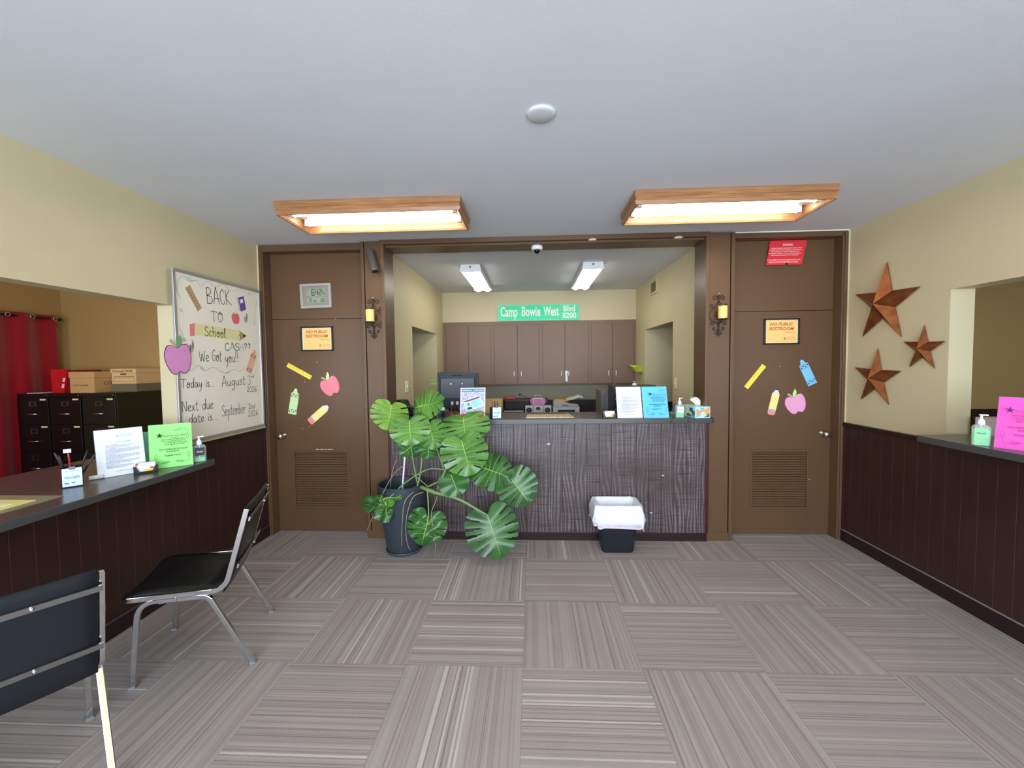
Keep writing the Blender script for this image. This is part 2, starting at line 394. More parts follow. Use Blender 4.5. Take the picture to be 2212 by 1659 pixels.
# ------------------------------------------------------------------ doors and brown woodwork
DY = 0.10                                       # face of the doors
def door(idx, x0, x1, knob_x, hinge, lou, zt):
    d = bpy.data.objects.new('door_%d' % idx, None); COL.objects.link(d); d.location = (x0, DY, 0); d['kind'] = 'structure'
    ROOT[d.name] = Matrix.Translation((x0, DY, 0))
    l0, l1, z0, z1 = lou
    m = B(x0+0.003, l0, DY, DY+0.04, 0.012, 2.0).box(l1, x1-0.003, DY, DY+0.04, 0.012, 2.0).box(l0, l1, DY, DY+0.04, 0.012, z0).box(l0, l1, DY, DY+0.04, z1, 2.0)
    obj('door_leaf', m, 'brown', d, world=True)
    m = B(l0, l1, DY+0.03, DY+0.038, z0, z1); n = 22; pt = (z1-z0)/n
    for k in range(n):
        z = z0+pt*k
        m.add([(l0, DY+0.003, z+pt*0.10), (l1, DY+0.003, z+pt*0.10), (l1, DY+0.014, z+pt*0.80), (l0, DY+0.014, z+pt*0.80), (l0, DY+0.008, z+pt*0.02), (l1, DY+0.008, z+pt*0.02), (l1, DY+0.030, z+pt*0.80), (l0, DY+0.030, z+pt*0.80)],
              [(0, 1, 2, 3), (4, 7, 6, 5), (0, 4, 5, 1), (3, 2, 6, 7)])
    obj('louver_panel', m, 'brown', d, world=True)
    f = 0.018
    m = B(l0-f, l1+f, DY-0.006, DY, z1, z1+f).box(l0-f, l1+f, DY-0.006, DY, z0-f, z0).box(l0-f, l0, DY-0.006, DY, z0, z1).box(l1, l1+f, DY-0.006, DY, z0, z1)
    obj('louver_frame', m, 'brown', d, world=True, bevel=0.002)
    obj('transom_panel', B(x0+0.003, x1-0.003, DY+0.002, DY+0.04, 2.006, zt), 'brown', d, world=True)
    s = 1 if hinge == 'r' else -1               # chrome knob
    M = Matrix.Translation((knob_x, DY, 0.915)) @ Matrix.Rotation(math.pi/2, 4, 'X')
    m = MB().lathe([(0.032, 0.0), (0.032, 0.006), (0.014, 0.012), (0.012, 0.032), (0.022, 0.042), (0.028, 0.056), (0.026, 0.068), (0.016, 0.076), (0.002, 0.078)], n=20)
    m.move(M); obj('door_knob', m, 'chrome', d, world=True, smooth=True)
    return d
door(1, -2.355, -1.445, -2.285, 'r', (-2.185, -1.68, 0.245, 0.755), 2.60)
door(2, 1.80, 2.705, 2.635, 'l', (2.03, 2.505, 0.255, 0.752), 2.615)
# chipped paint above the left louver and other bare flecks
m = MB()
random.seed(4)
for cx, w_ in ((-1.955, 0.02), (-1.91, 0.022), (-1.835, 0.035), (-1.87, 0.015)):
    m.prism([(cx-w_, 0.783), (cx-w_*0.4, 0.779), (cx+w_*0.3, 0.782), (cx+w_, 0.780), (cx+w_*0.6, 0.788), (cx, 0.786), (cx-w_*0.7, 0.790)], DY-0.0075, DY-0.0065)
for x, z in ((-1.94, 1.60), (-2.06, 1.42), (-1.86, 1.31), (-2.10, 0.98), (-1.75, 2.0), (-2.03, 1.0), (2.26, 1.515), (2.53, 0.50)):
    m.prism([(x-0.008, z), (x, z-0.003), (x+0.008, z), (x+0.002, z+0.004)], DY-0.002, DY-0.0005)
tag(obj('paint_chips', m, pm('bare_wood', rgb(205, 190, 165), 0.8)), 'small pale flecks of bare wood where the brown door paint has chipped', 'paint chips', kind='stuff')

def trim(i, m, mat='brown', bevel=0.003): return struct('trim_%d' % i, m, mat, bevel=bevel)
trim(1, B(XL+0.001, -2.355, -0.005, 0.15, 0, 2.655).box(XL+0.012, -2.368, -0.014, -0.005, 0, 2.64))                 # left door casing
trim(2, B(-2.355, -1.44, -0.005, 0.12, 2.60, 2.655))                                                                # left door head
trim(3, B(-1.445, -1.405, -0.02, 0.15, 0, 2.655).box(-1.438, -1.412, -0.05, -0.02, 0, 2.655))                        # pilaster casing
m = B(-1.405, -1.262, -0.045, 0.15, 0.0, 2.655); m.box(-1.412, -1.255, -0.052, -0.045, 0, 0.075)
trim(4, m)
trim(5, B(-1.262, -1.228, -0.058, 0.2, 0, 2.655), 'brown')                                                           # opening jamb left
trim(6, B(1.545, 1.578, -0.058, 0.2, 0, 2.655))
m = B(1.578, 1.752, -0.045, 0.15, 0.0, 2.655); m.box(1.57, 1.76, -0.052, -0.045, 0, 0.075)
trim(7, m)
trim(8, B(1.752, 1.80, -0.02, 0.15, 0, 2.655).box(1.76, 1.79, -0.05, -0.02, 0, 2.655))
trim(9, B(1.80, 2.71, -0.005, 0.12, 2.615, 2.66))
trim(10, B(2.70, XR-0.001, -0.005, 0.15, 0, 2.655).box(2.715, XR-0.012, -0.014, -0.005, 0, 2.64))
trim(11, B(-1.262, 1.578, -0.06, 0.2, 2.625, 2.662).box(-1.228, 1.545, -0.02, 0.2, 2.606, 2.625))                    # header over the counter opening
struct('trim_15', B(XL+0.0, XL+0.012, -0.012, -0.004, 1.02, 2.66), 'wall')
struct('trim_16', B(XR-0.012, XR, -0.012, -0.004, 1.02, 2.66), 'wall')
struct('trim_17', B(1.78, 2.75, -0.012, -0.004, 2.656, 2.664), pm('caulk', rgb(238, 238, 226), 0.5))
# wainscot, cap rails and baseboards on the lobby sides
struct('trim_18', B(XL, XL+0.012, YF, -0.935, 0.09, 0.888).box(XL, XL+0.012, -0.935, -0.006, 0.09, 0.99), 'wains')
struct('trim_19', B(XR-0.012, XR, YF, -0.006, 0.09, 1.005), 'wains')
struct('trim_20', B(XL, XL+0.03, -0.93, -0.006, 0.985, 1.02), 'base', bevel=0.004)
struct('trim_21', B(XR-0.03, XR, -0.98, -0.006, 1.0, 1.03), 'base', bevel=0.004)
struct('baseboard_left', B(XL, XL+0.024, YF, -0.006, 0, 0.098), 'base', bevel=0.004)
struct('baseboard_right', B(XR-0.024, XR, YF, -0.006, 0, 0.098), 'base', bevel=0.004)
struct('trim_22', B(XR-0.026, XR-0.012, YF, -0.01, 0.098, 0.101), pm('pale_top_edge', rgb(150, 146, 146), 0.4))  # paler line along the top of the right baseboard
struct('trim_23', B(XL+0.012, XL+0.026, YF, -0.01, 0.098, 0.101), pm('grey_top_edge', rgb(92, 84, 84), 0.4))  # greyer line along the top of the left baseboard
struct('trim_24', B(XL+0.0, XL+0.022, -0.028, -0.012, 0, 1.0), 'maroon')
struct('trim_25', B(XR-0.02, XR, -0.028, -0.012, 0, 1.01), 'maroon')

# ------------------------------------------------------------------ ceiling lights
def oak_light(x0, x1, label):
    t = thing('oak_ceiling_light', label, 'ceiling light', ((x0+x1)/2, -0.75, H-0.09), 0, 'oak framed fluorescent lights')
    hw = (x1-x0)/2; y0, y1 = -0.225, 0.21
    prof = [(0.0, 0.0), (0.0, 0.022), (0.006, 0.026), (0.006, 0.046), (0.0, 0.05), (0.0, 0.088)]   # stepped outer face (inset, height)
    m = MB()
    def ringpts(o, z): return [(-hw+o, y0+o, z), (hw-o, y0+o, z), (hw-o, y1-o, z), (-hw+o, y1-o, z)]
    rings = [ringpts(0.024, 0.088), ringpts(0.024, 0.012), ringpts(0.018, 0.0)]+[ringpts(0.008, 0.0)]+[ringpts(o, z) for o, z in prof[1:]]
    m.ring(rings, cap=False); obj('oak_frame', m, 'oak', t)
    m = B(-hw+0.05, hw-0.05, -0.18, 0.165, 0.076, 0.088).prism([(-hw+0.06, 0.076), (hw-0.06, 0.076), (hw-0.06, 0.05), (-hw+0.06, 0.05)], -0.035, 0.02)
    obj('ballast_cover', m, pm('white_enamel', rgb(226, 226, 224), 0.35), t)
    for yy in (-0.105, 0.09):
        m = MB(); m.tube([(-hw+0.07, yy, 0.045), (hw-0.07, yy, 0.045)], 0.019, 16); obj('fluorescent_tube', m, 'white_em', t, smooth=True, label='glowing white tube')
        for s in (-1, 1):
            m = B(min(s*(hw-0.07), s*(hw-0.045)), max(s*(hw-0.07), s*(hw-0.045)), yy-0.016, yy+0.016, 0.022, 0.08); obj('lamp_holder', m, 'white', t)
    return t
oak_light(-1.64, -0.395, 'fluorescent ceiling light boxed in golden oak, left one above the door with the clock')
oak_light(0.73, 1.99, 'fluorescent ceiling light boxed in golden oak, right one near the star wall')
def office_light(xc, label):
    t = thing('office_ceiling_light', label, 'ceiling light', (xc, 1.53, H-0.085), 0, 'twin tube office lights')
    m = B(-0.105, 0.105, -0.61, 0.61, 0.02, 0.084).prism([(-0.105, 0.084), (0.105, 0.084), (0.122, 0.012), (0.09, 0.004), (-0.09, 0.004), (-0.122, 0.012)], -0.612, -0.602)
    m.prism([(-0.105, 0.084), (0.105, 0.084), (0.122, 0.012), (0.09, 0.004), (-0.09, 0.004), (-0.122, 0.012)], 0.602, 0.612)
    obj('housing', m, pm('white_enamel', rgb(226, 226, 224), 0.35), t)
    for s in (-1, 1):
        m = MB(); pts = [(s*0.062+0.042*math.cos(a), 0.018-0.026*math.sin(a)) for a in [math.pi*k/8 for k in range(9)]]
        m.prism(pts, -0.6, 0.6); obj('lamp_cover', m, 'diffuser', t, label='glowing white lamp')
    obj('end_plug', MB().lathe([(0.009, 0), (0.009, 0.004)], n=12).move(Matrix.Translation((0, -0.613, 0.058)) @ Matrix.Rotation(math.pi/2, 4, 'X')), 'blackp', t)
office_light(-0.605, 'slim twin tube fluorescent light on the office ceiling, left one')
office_light(0.737, 'slim twin tube fluorescent light on the office ceiling, right one nearer the wall vent')

def ell(n, rx, ry, cx=0, cy=0): return [(cx+rx*math.cos(2*math.pi*k/n), cy+ry*math.sin(2*math.pi*k/n)) for k in range(n)]
m = MB().lathe([(0.062, 0), (0.066, -0.004), (0.06, -0.010), (0.05, -0.013), (0.002, -0.014)], (0.112, -1.838, H), 36)
tag(obj('ceiling_cover_plate', m, pm('ceiling_plastic', rgb(205, 208, 212), 0.5), smooth=True), 'round white blank cover plate alone on the lobby ceiling', 'cover plate')
for x, l in ((0.592, 'small round white disc under the opening header, nearer the dome camera'), (1.316, 'small round white disc under the opening header, nearer the right pillar')):
    m = MB().lathe([(0.034, 0), (0.036, -0.004), (0.03, -0.008), (0.002, -0.009)], (x, -0.041, 2.625), 24)
    tag(obj('sensor_disc', m, 'white', smooth=True), l, 'disc', 'white discs under the opening header')
t = thing('dome_camera', 'small white dome security camera under the header of the reception opening', 'camera', (0.117, 0.05, 2.606))
obj('camera_base', MB().lathe([(0.05, 0), (0.052, -0.02), (0.046, -0.032), (0.034, -0.037), (0.03, -0.036)], n=28), 'white', t, smooth=True)
obj('camera_dome', MB().lathe([(0.029, -0.034), (0.027, -0.048), (0.018, -0.06), (0.006, -0.066), (0.001, -0.067)], n=24), pm('smoked_dome', rgb(20, 20, 26), 0.05), t, smooth=True, label='dark smoked dome')
m = MB().tube([(-1.2, 0.215, 2.655), (-0.85, 0.26, 2.66), (-0.6, 0.33, 2.655), (-0.4, 0.30, 2.66), (-0.1, 0.22, 2.655), (0.09, 0.215, 2.655)], 0.004, 6)
tag(obj('camera_cable', m, 'white', smooth=True), 'thin white cable running along the office ceiling edge behind the header', 'cable')

# bullet-shaped sensor on the left pillar
t = thing('bullet_camera', 'dark grey cylinder shaped camera tilted on the left pillar top', 'camera', (-1.33, -0.05, 2.56))
a, b = Vector((-0.005, -0.05, 0.0)), Vector((0.052, -0.085, -0.185))
d = (b-a)
m = MB().tube([a-d*0.02, a, a+d*0.9, a+d], [0.026, 0.034, 0.034, 0.031], 20); obj('camera_body', m, pm('grey_metal', rgb(82, 82, 78), 0.45), t, smooth=False)
m = MB().tube([a+d*1.001, a+d*1.01], [0.024, 0.022], 20); obj('lens', m, 'blackp', t)
m = MB().tube([(0.0, -0.0, -0.01), (0.01, -0.05, -0.04)], 0.012, 10).add([], []); obj('mount_arm', m, 'grayp', t)

# ------------------------------------------------------------------ reception counter
t = thing('reception_counter', 'long reception counter with weathered plank front and charcoal laminate top', 'counter', (0.15, 0.1, 0))
pts = []
x0, x1, y0, y1, r = -1.31, 1.618, -0.10, 0.43, 0.035
for cx, cy, a0 in ((x1-r, y0+r, -90), (x1-r, y1-r, 0), (x0+r, y1-r, 90), (x0+r, y0+r, 180)):
    for k in range(6):
        a_ = math.radians(a0+18*k); pts.append((cx+r*math.cos(a_), cy+r*math.sin(a_)))
obj('countertop', MB().zprism(pts, 1.040, 1.083), 'laminate', t, world=True, bevel=0.003)
obj('plank_front', B(-1.205, 1.553, -0.062, -0.03, 0.075, 1.040), 'rustic', t, world=True)
obj('kick_board', B(-1.228, 1.568, -0.068, -0.03, 0, 0.075), 'base', t, world=True, bevel=0.003)
for s0, s1 in ((-1.228, -1.205), (1.553, 1.578)): obj('edge_trim', B(s0, s1, -0.07, -0.03, 0.07, 1.040), 'maroon', t, world=True, bevel=0.003)
obj('counter_body', B(-1.2, 1.54, -0.03, 0.30, 0.0, 1.040), 'base', t, world=True)
for x in (1.247, 1.39):
    m = MB().prism([(x-0.012, 1.05), (x+0.012, 1.048), (x+0.014, 1.06), (x+0.004, 1.066), (x-0.01, 1.068)], -0.1012, -0.0995)
    obj('edge_chip', m, pm('dark_scuff', rgb(40, 42, 46), 0.6), t, world=True)
for x, z, s in ((0.20, 0.86, 0.018), (1.19, 0.58, 0.013), (1.09, 0.25, 0.014)):
    m = MB().prism([(x-s, z), (x-s*0.2, z-s*0.6), (x+s, z-s*0.2), (x+s*0.7, z+s*0.5), (x-s*0.3, z+s*0.4)], -0.0635, -0.0615)
    obj('paint_nick', m, pm('pale_nick', rgb(190, 186, 176), 0.7), t, world=True)

# side service counters
def side_counter(name, label, x0, x1, ya, yb, z):
    t = thing(name, label, 'counter', ((x0+x1)/2, (ya+yb)/2, z-0.04))
    r = 0.04; pts = []
    for cx, cy, a0 in ((x1-r, ya+r, -90), (x1-r, yb-r, 0), (x0+r, yb-r, 90), (x0+r, ya+r, 180)):
        for k in range(5): a_ = math.radians(a0+22.5*k); pts.append((cx+r*math.cos(a_), cy+r*math.sin(a_)))
    obj('countertop', MB().zprism(pts, z-0.04, z), ['laminate'], t, world=True, bevel=0.003)
    return t
t = side_counter('service_counter', 'deep charcoal laminate counter running through the left wall opening beside the chairs', -3.07, -2.135, -4.55, -0.935, 0.93)
obj('support_cleat', B(XL+0.012, XL+0.035, -4.4, -0.97, 0.85, 0.89), 'base', t, world=True)
t = side_counter('service_counter', 'charcoal laminate counter in the right wall opening under the pink sign', 2.487, 3.2, -4.35, -0.96, 1.083)
obj('support_cleat', B(XR-0.035, XR-0.012, -4.2, -1.0, 1.005, 1.043), 'base', t, world=True)

# ------------------------------------------------------------------ office cabinets, sign, details
HAND = pm('white_pull', rgb(240, 240, 236), 0.25)
def wall_cabinet(x0, x1, label, first, xs):
    t = thing('wall_cabinet', label, 'cabinet', ((x0+x1)/2, 2.9, 1.25), 0, 'brown overhead cabinets')
    obj('cabinet_body', B(x0, x1, 2.73, 3.055, 1.25, 2.212), 'cabinet', t, world=True)
    obj('face_frame', B(x0, x1, 2.712, 2.73, 1.25, 2.212), 'cabinet', t, world=True)
    a, mid, b = xs
    for (p, q_, hx) in ((a, mid-0.002, mid-0.055), (mid+0.002, b, mid+0.055)):
        d = obj('cabinet_door', B(p, q_, 2.694, 2.711, 1.262, 2.155), 'cabinet', t, world=True, bevel=0.003)
        if first or hx > -99:
            m = MB().lathe([(0.004, -0.038), (0.008, -0.03), (0.0065, 0.0), (0.008, 0.03), (0.004, 0.038)], (hx, 2.678, 1.415), 10)
            m.box(hx-0.003, hx+0.003, 2.678, 2.694, 1.385, 1.391).box(hx-0.003, hx+0.003, 2.678, 2.694, 1.44, 1.446)
            obj('door_pull', m, HAND, d, world=True, smooth=True, label='small white pull handle')
cx = [-1.296, -0.53, 0.203, 0.95, 1.63]
sp = [(-1.245, -0.905, -0.565), (-0.505, -0.155, 0.17), (0.23, 0.565, 0.915), (0.965, 1.275, 1.585)]
for k, l in enumerate(('brown overhead office cabinet behind the computer monitor', 'brown overhead office cabinet below the left half of the green street sign', 'brown overhead office cabinet below the right end of the green street sign', 'brown overhead office cabinet at the right end beside the lime scoop')):
    wall_cabinet(cx[k], cx[k+1], l, True, sp[k])
m = MB().prism([(0.565, 1.455), (0.605, 1.455), (0.605, 1.42), (0.596, 1.40), (0.606, 1.34), (0.597, 1.29), (0.570, 1.29), (0.568, 1.36)], 2.688, 2.6925)
obj_l = tag(obj('taped_note', m, 'white'), 'torn white paper taped by the pull of the third overhead cabinet', 'note')
t = thing('street_sign', 'green metal street sign reading Camp Bowie West Blvd above the cabinets', 'sign', (0.165, 2.69, 2.34))
def rrect(x0, x1, z0, z1, r, n=5):
    out = []
    for cx_, cz_, a0 in ((x1-r, z0+r, -90), (x1-r, z1-r, 0), (x0+r, z1-r, 90), (x0+r, z0+r, 180)):
        for k in range(n+1): a_ = math.radians(a0+90*k/n); out.append((cx_+r*math.cos(a_), cz_+r*math.sin(a_)))
    return out
obj('sign_plate', MB().prism(rrect(-0.613, 0.613, -0.118, 0.12, 0.025), -0.002, 0.002), pm('sign_green', rgb(46, 228, 162), 0.35), t)
obj('sign_border', MB().prism(rrect(-0.608, 0.608, -0.113, 0.115, 0.022), -0.0024, -0.002).prism(rrect(-0.603, 0.603, -0.108, 0.110, 0.02), -0.0028, -0.0024, 1), [pm('sign_edge', rgb(150, 236, 200), 0.3), pm('sign_green', rgb(46, 228, 162), 0.35)], t)
m = MB()
for w_, x, z, wd, h in (('Camp', -0.441, -0.050, 0.262, 0.205), ('Bowie', -0.107, -0.050, 0.284, 0.205), ('West', 0.195, -0.050, 0.232, 0.205), ('Blvd', 0.468, 0.016, 0.174, 0.118), ('8200', 0.469, -0.088, 0.208, 0.118)):
    m.text(w_, x, z, 1, -0.0034, width=wd, height=h, bold=0.02)
obj('lettering', m, pm('sign_white', rgb(250, 250, 235), 0.4), t, label='white street name lettering')
m = MB()
for x, z in ((-0.585, 0.0), (0.585, 0.0), (-0.005, 0.1), (-0.005, -0.09)): m.prism(ell(8, 0.006, 0.006, x, z), -0.006, -0.0034)
obj('mounting_hole', m, pm('dark_green', rgb(12, 70, 50), 0.5), t)

t = thing('wall_vent', 'small cream air vent high on the right wall of the office', 'vent', (OR-0.001, 1.775, 2.525), -math.pi/2)
obj('vent_frame', B(-0.145, 0.145, -0.012, 0, 0.06, 0.088).box(-0.145, 0.145, -0.012, 0, -0.088, -0.06).box(-0.145, -0.115, -0.012, 0, -0.06, 0.06).box(0.115, 0.145, -0.012, 0, -0.06, 0.06), pm('cream_metal', rgb(205, 192, 150), 0.5), t)
m = B(-0.115, 0.115, -0.003, 0, -0.06, 0.06)
for k in range(9): m.box(-0.115, 0.115, -0.010, -0.003, -0.055+k*0.0135, -0.050+k*0.0135)
obj('vent_grille', m, pm('vent_slats', rgb(140, 126, 92), 0.6), t)
SW = pm('switch_ivory', rgb(236, 230, 196), 0.35)
def switch(name, label, loc, rz, w_, mat_):
    t = thing(name, label, 'switch', loc, rz)
    obj('plate', B(-w_/2, w_/2, -0.006, 0, -0.062, 0.062), mat_, t, bevel=0.003); obj('toggle', B(-0.006, 0.006, -0.018, -0.006, -0.012, 0.016), mat_, t, bevel=0.002)
switch('light_switch', 'bright cream switch plate on the office left wall, nearer the pillar', (OL+0.001, 0.757, 1.333), math.pi/2, 0.11, pm('switch_cream', rgb(246, 246, 220), 0.3))
switch('light_switch', 'beige switch plate on the office left wall, beside the doorway corner', (OL+0.001, 0.89, 1.33), math.pi/2, 0.05, pm('switch_tan', rgb(200, 186, 150), 0.4))
switch('light_switch', 'ivory switch plate on the office right wall above the tissue box', (OR-0.001, 0.93, 1.335), -math.pi/2, 0.07, SW)
t = thing('wall_scoop', 'lime green plastic scoop bin hung on the right office wall', 'bin', (OR-0.002, 2.42, 1.48), -math.pi/2)
m = MB().add([(-0.09, 0, 0.04), (0.09, 0, 0.04), (0.13, -0.14, 0.02), (-0.13, -0.14, 0.055), (-0.06, 0, -0.045), (0.06, 0, -0.045), (0.07, -0.09, -0.045), (-0.07, -0.09, -0.045)],
             [(0, 1, 5, 4), (1, 2, 6, 5), (2, 3, 7, 6), (3, 0, 4, 7), (4, 5, 6, 7)])
obj('scoop_bin', m, pm('lime_plastic', rgb(196, 222, 70), 0.4), t)
tag(obj('sticky_note', B(-1.40, -1.30, 2.264, 2.266, 1.328, 1.36), pm('lime_note', rgb(176, 240, 110), 0.7)), 'upper lime green sticky note at the left doorway corner', 'note', 'lime sticky notes')
tag(obj('sticky_note', B(-1.41, -1.30, 2.264, 2.266, 1.285, 1.315), pm('lime_note2', rgb(204, 246, 150), 0.7)), 'lower pale lime sticky note at the left doorway corner', 'note', 'lime sticky notes')

# ------------------------------------------------------------------ things on the doors and pillars
t = thing('wall_clock', 'silver framed digital clock showing 642 on the left door panel', 'clock', (-1.92, DY+0.001, 2.213))
M = Matrix.Rotation(math.radians(-1.5), 4, 'Y')
m = B(-0.145, 0.145, -0.028, 0, 0.088, 0.112).box(-0.145, 0.145, -0.028, 0, -0.112, -0.088).box(-0.145, -0.121, -0.028, 0, -0.088, 0.088).box(0.121, 0.145, -0.028, 0, -0.088, 0.088)
obj('clock_frame', m.move(M), pm('silver_plastic', rgb(170, 168, 164), 0.35), t, bevel=0.003)
obj('clock_face', B(-0.121, 0.121, -0.016, 0, -0.088, 0.088).move(M), pm('clock_taupe', rgb(150, 138, 130), 0.5), t)
LCD = pm('lcd_green', rgb(150, 166, 140), 0.3)
obj('display', B(-0.088, 0.085, -0.0185, -0.016, -0.002, 0.066).move(M), LCD, t); obj('display', B(-0.085, 0.082, -0.0185, -0.016, -0.062, -0.015).move(M), LCD, t)
SEG = {'0': 'abcdef', '2': 'abged', '4': 'fgbc', '5': 'afgcd', '6': 'afgecd', '7': 'abc', '8': 'abcdefg'}
def seg(m, ch, x, z, w_, h, th, y=-0.0192):
    P = dict(a=[(0, 1), (1, 1)], b=[(1, 1), (1, .5)], c=[(1, .5), (1, 0)], d=[(0, 0), (1, 0)], e=[(0, 0), (0, .5)], f=[(0, .5), (0, 1)], g=[(0, .5), (1, .5)])
    for c in SEG[ch]: m.rib([(x+p*w_, z+q_*h) for p, q_ in P[c]], th, y)
m = MB()
for i, c in enumerate('642'): seg(m, c, -0.036+i*0.034, 0.006, 0.021, 0.052, 0.006)
for i, c in enumerate('55'): seg(m, c, 0.060+i*0.013, 0.006, 0.009, 0.022, 0.0025)
for i, c in enumerate('70'): seg(m, c, -0.070+i*0.019, -0.056, 0.012, 0.032, 0.003)
for i, c in enumerate('68'): seg(m, c, 0.045+i*0.018, -0.056, 0.012, 0.032, 0.003)
for i, c in enumerate('006'): seg(m, c, -0.022+i*0.010, -0.056, 0.006, 0.016, 0.0018)
m.rib([(-0.08, 0.052), (-0.068, 0.048)], 0.004, -0.0192); m.rib([(0.064, 0.05), (0.064, 0.036)], 0.005, -0.0192)
obj('display_digits', m.move(M), pm('lcd_ink', rgb(30, 36, 30), 0.5), t, label='dark display digits')

def star_pts(r, k=0.40, rot=0.0, n=5): return [(rr*math.sin(rot+math.pi*i/n), rr*math.cos(rot+math.pi*i/n)) for i in range(2*n) for rr in [(r if i % 2 == 0 else r*k)]]
def framed(label, loc):
    t = thing('framed_notice', label, 'sign', loc, 0, 'no public restroom notices')
    W, Hh = 0.151, 0.113
    m = B(-W, W, -0.018, 0, Hh-0.012, Hh).box(-W, W, -0.018, 0, -Hh, -Hh+0.012).box(-W, -W+0.012, -0.018, 0, -Hh, Hh).box(W-0.012, W, -0.018, 0, -Hh, Hh)
    obj('picture_frame', m, 'blackp', t, bevel=0.002)
    obj('mat_border', B(-W+0.012, W-0.012, -0.006, -0.001, -Hh+0.012, Hh-0.012), pm('pale_yellow', rgb(255, 250, 205), 0.6), t)
    obj('orange_sheet', B(-W+0.021, W-0.021, -0.0075, -0.006, -Hh+0.016, Hh-0.016), pm('light_orange_paper', rgb(255, 202, 128), 0.65, var=0.03), t)
    m = MB()
    for s, z, w_ in (('NO PUBLIC', 0.052, 0.205), ('RESTROOM', 0.013, 0.215)): m.text(s, 0.0, z, 1, -0.0082, width=w_, height=0.036, bold=0.03, shear=0.25)
    m.text('Thank You!', 0.072, -0.012, 1, -0.0082, width=0.088, height=0.014, bold=0.02)
    m.prism([(0.028+a*0.8, -0.062+b) for a, b in star_pts(0.016, 0.36, -0.3)], -0.0082, -0.0078)
    m.text('Lone Star', 0.085, -0.06, 1, -0.0082, width=0.083, height=0.014, shear=0.3).text('Title Loans', 0.085, -0.074, 1, -0.0082, width=0.083, height=0.011)
    obj('lettering', m, 'brownink', t, label='orange brown printed words')
framed('black framed orange no public restroom notice on the left door under the clock', (-1.927, DY, 1.82))
framed('black framed orange no public restroom notice on the right door under the red sign', (2.262, DY, 1.823))
t = thing('warning_sign', 'red slanted surveillance warning sheet on the right door panel', 'sign', (2.285, DY-0.02, 2.504))
m = MB().prism([(-0.173, -0.105), (-0.015, -0.105), (-0.008, -0.088), (0.008, -0.086), (0.014, -0.104), (0.130, -0.105), (0.172, 0.105), (-0.141, 0.105)], -0.002, 0.0)
obj('red_sheet', m, pm('red_sheet', rgb(226, 48, 60), 0.45, var=0.04), t)
m = MB(); W_ = 0.17
for s, x, z, w_, h in (('WARNING:', 0.008, 0.062, 0.088, 0.022), ('THESE PREMISES ARE MONITORED WITH', -0.002, 0.035, 0.262, 0.012), ('AUDIO AND VIDEO SURVEILLANCE DEVICES.', -0.006, 0.020, 0.278, 0.012), ('BY ENTERING THESE PREMISES YOU', -0.010, 0.005, 0.235, 0.012),
                         ('EXPRESSLY AGREE TO SUCH MONITORING', -0.014, -0.010, 0.268, 0.012), ('AND ACKNOWLEDGE THIS WARNING', -0.018, -0.025, 0.235, 0.012), ('IF YOU OBJECT TO SUCH SURVEILLANCE, YOU', -0.024, -0.066, 0.285, 0.013), ('SHOULD LEAVE THE PREMISES AT ONCE!', -0.027, -0.083, 0.252, 0.013)):
    m.text(s, x, z, 1, -0.0028, width=w_, height=h, bold=0.03)
m.box(-0.036, 0.052, -0.0028, -0.0024, 0.057, 0.059); m.box(-0.153, 0.10, -0.0028, -0.0024, -0.087, -0.0855)
obj('lettering', m, pm('pale_pink_ink', rgb(255, 196, 190), 0.5), t, label='pale pink printed words')

# paper cut-outs
def smooth(pts, n=5, closed=True):
    out = []; N_ = len(pts)
    for i in range(N_ if closed else N_-1):
        p0, p1, p2, p3 = (pts[(i-1) % N_] if closed or i > 0 else pts[0]), pts[i], pts[(i+1) % N_], (pts[(i+2) % N_] if closed or i+2 < N_ else pts[-1])
        for k in range(n):
            t_ = k/n
            out.append(tuple(0.5*((2*p1[j])+(-p0[j]+p2[j])*t_+(2*p0[j]-5*p1[j]+4*p2[j]-p3[j])*t_*t_+(-p0[j]+3*p1[j]-3*p2[j]+p3[j])*t_**3) for j in range(len(p1))))
    if not closed: out.append(tuple(pts[-1]))
    return out
def xf(pts, s, a, cx=0, cz=0, sx=1):
    ca, sa = math.cos(a), math.sin(a); return [(cx+(x*sx*ca-z*sa)*s, cz+(x*sx*sa+z*ca)*s) for x, z in pts]
APPLE = smooth([(0.0, 0.36), (0.2, 0.46), (0.42, 0.44), (0.52, 0.2), (0.5, -0.1), (0.38, -0.38), (0.2, -0.5), (0.02, -0.42), (-0.16, -0.5), (-0.34, -0.40), (-0.48, -0.12), (-0.52, 0.16), (-0.4, 0.42), (-0.2, 0.45)], 4)
def apple(name, label, loc, rz, s, a, col, leaf, edge):
    t = thing(name, label, 'paper cut-out', loc, rz, 'apple cut-outs')
    obj('apple_edge', MB().prism(xf(APPLE, s*1.03, a), -0.0018, 0), pm('apple_edge_'+edge[0], edge[1], 0.8), t)
    obj('apple_body', MB().prism(xf(APPLE, s*0.98, a), -0.0024, -0.0018), pm(*col, 0.8, var=0.12, scale=30), t)
    L = smooth([(0.0, 0.36), (0.0, 0.56), (0.12, 0.72), (0.2, 0.78), (0.22, 0.6), (0.12, 0.42)], 4)
    obj('paper_leaf', MB().prism(xf(L, s, a), -0.0018, 0), pm(*leaf, 0.8), t)
    obj('paper_stem', MB().prism(xf([(-0.04, 0.36), (-0.28, 0.6), (-0.2, 0.68), (-0.01, 0.44)], s, a), -0.0018, 0), pm('paper_stem', rgb(196, 178, 150), 0.8), t)
PK = ('apple_pink', rgb(240, 168, 208)); LF = ('leaf_pale', rgb(206, 240, 170))
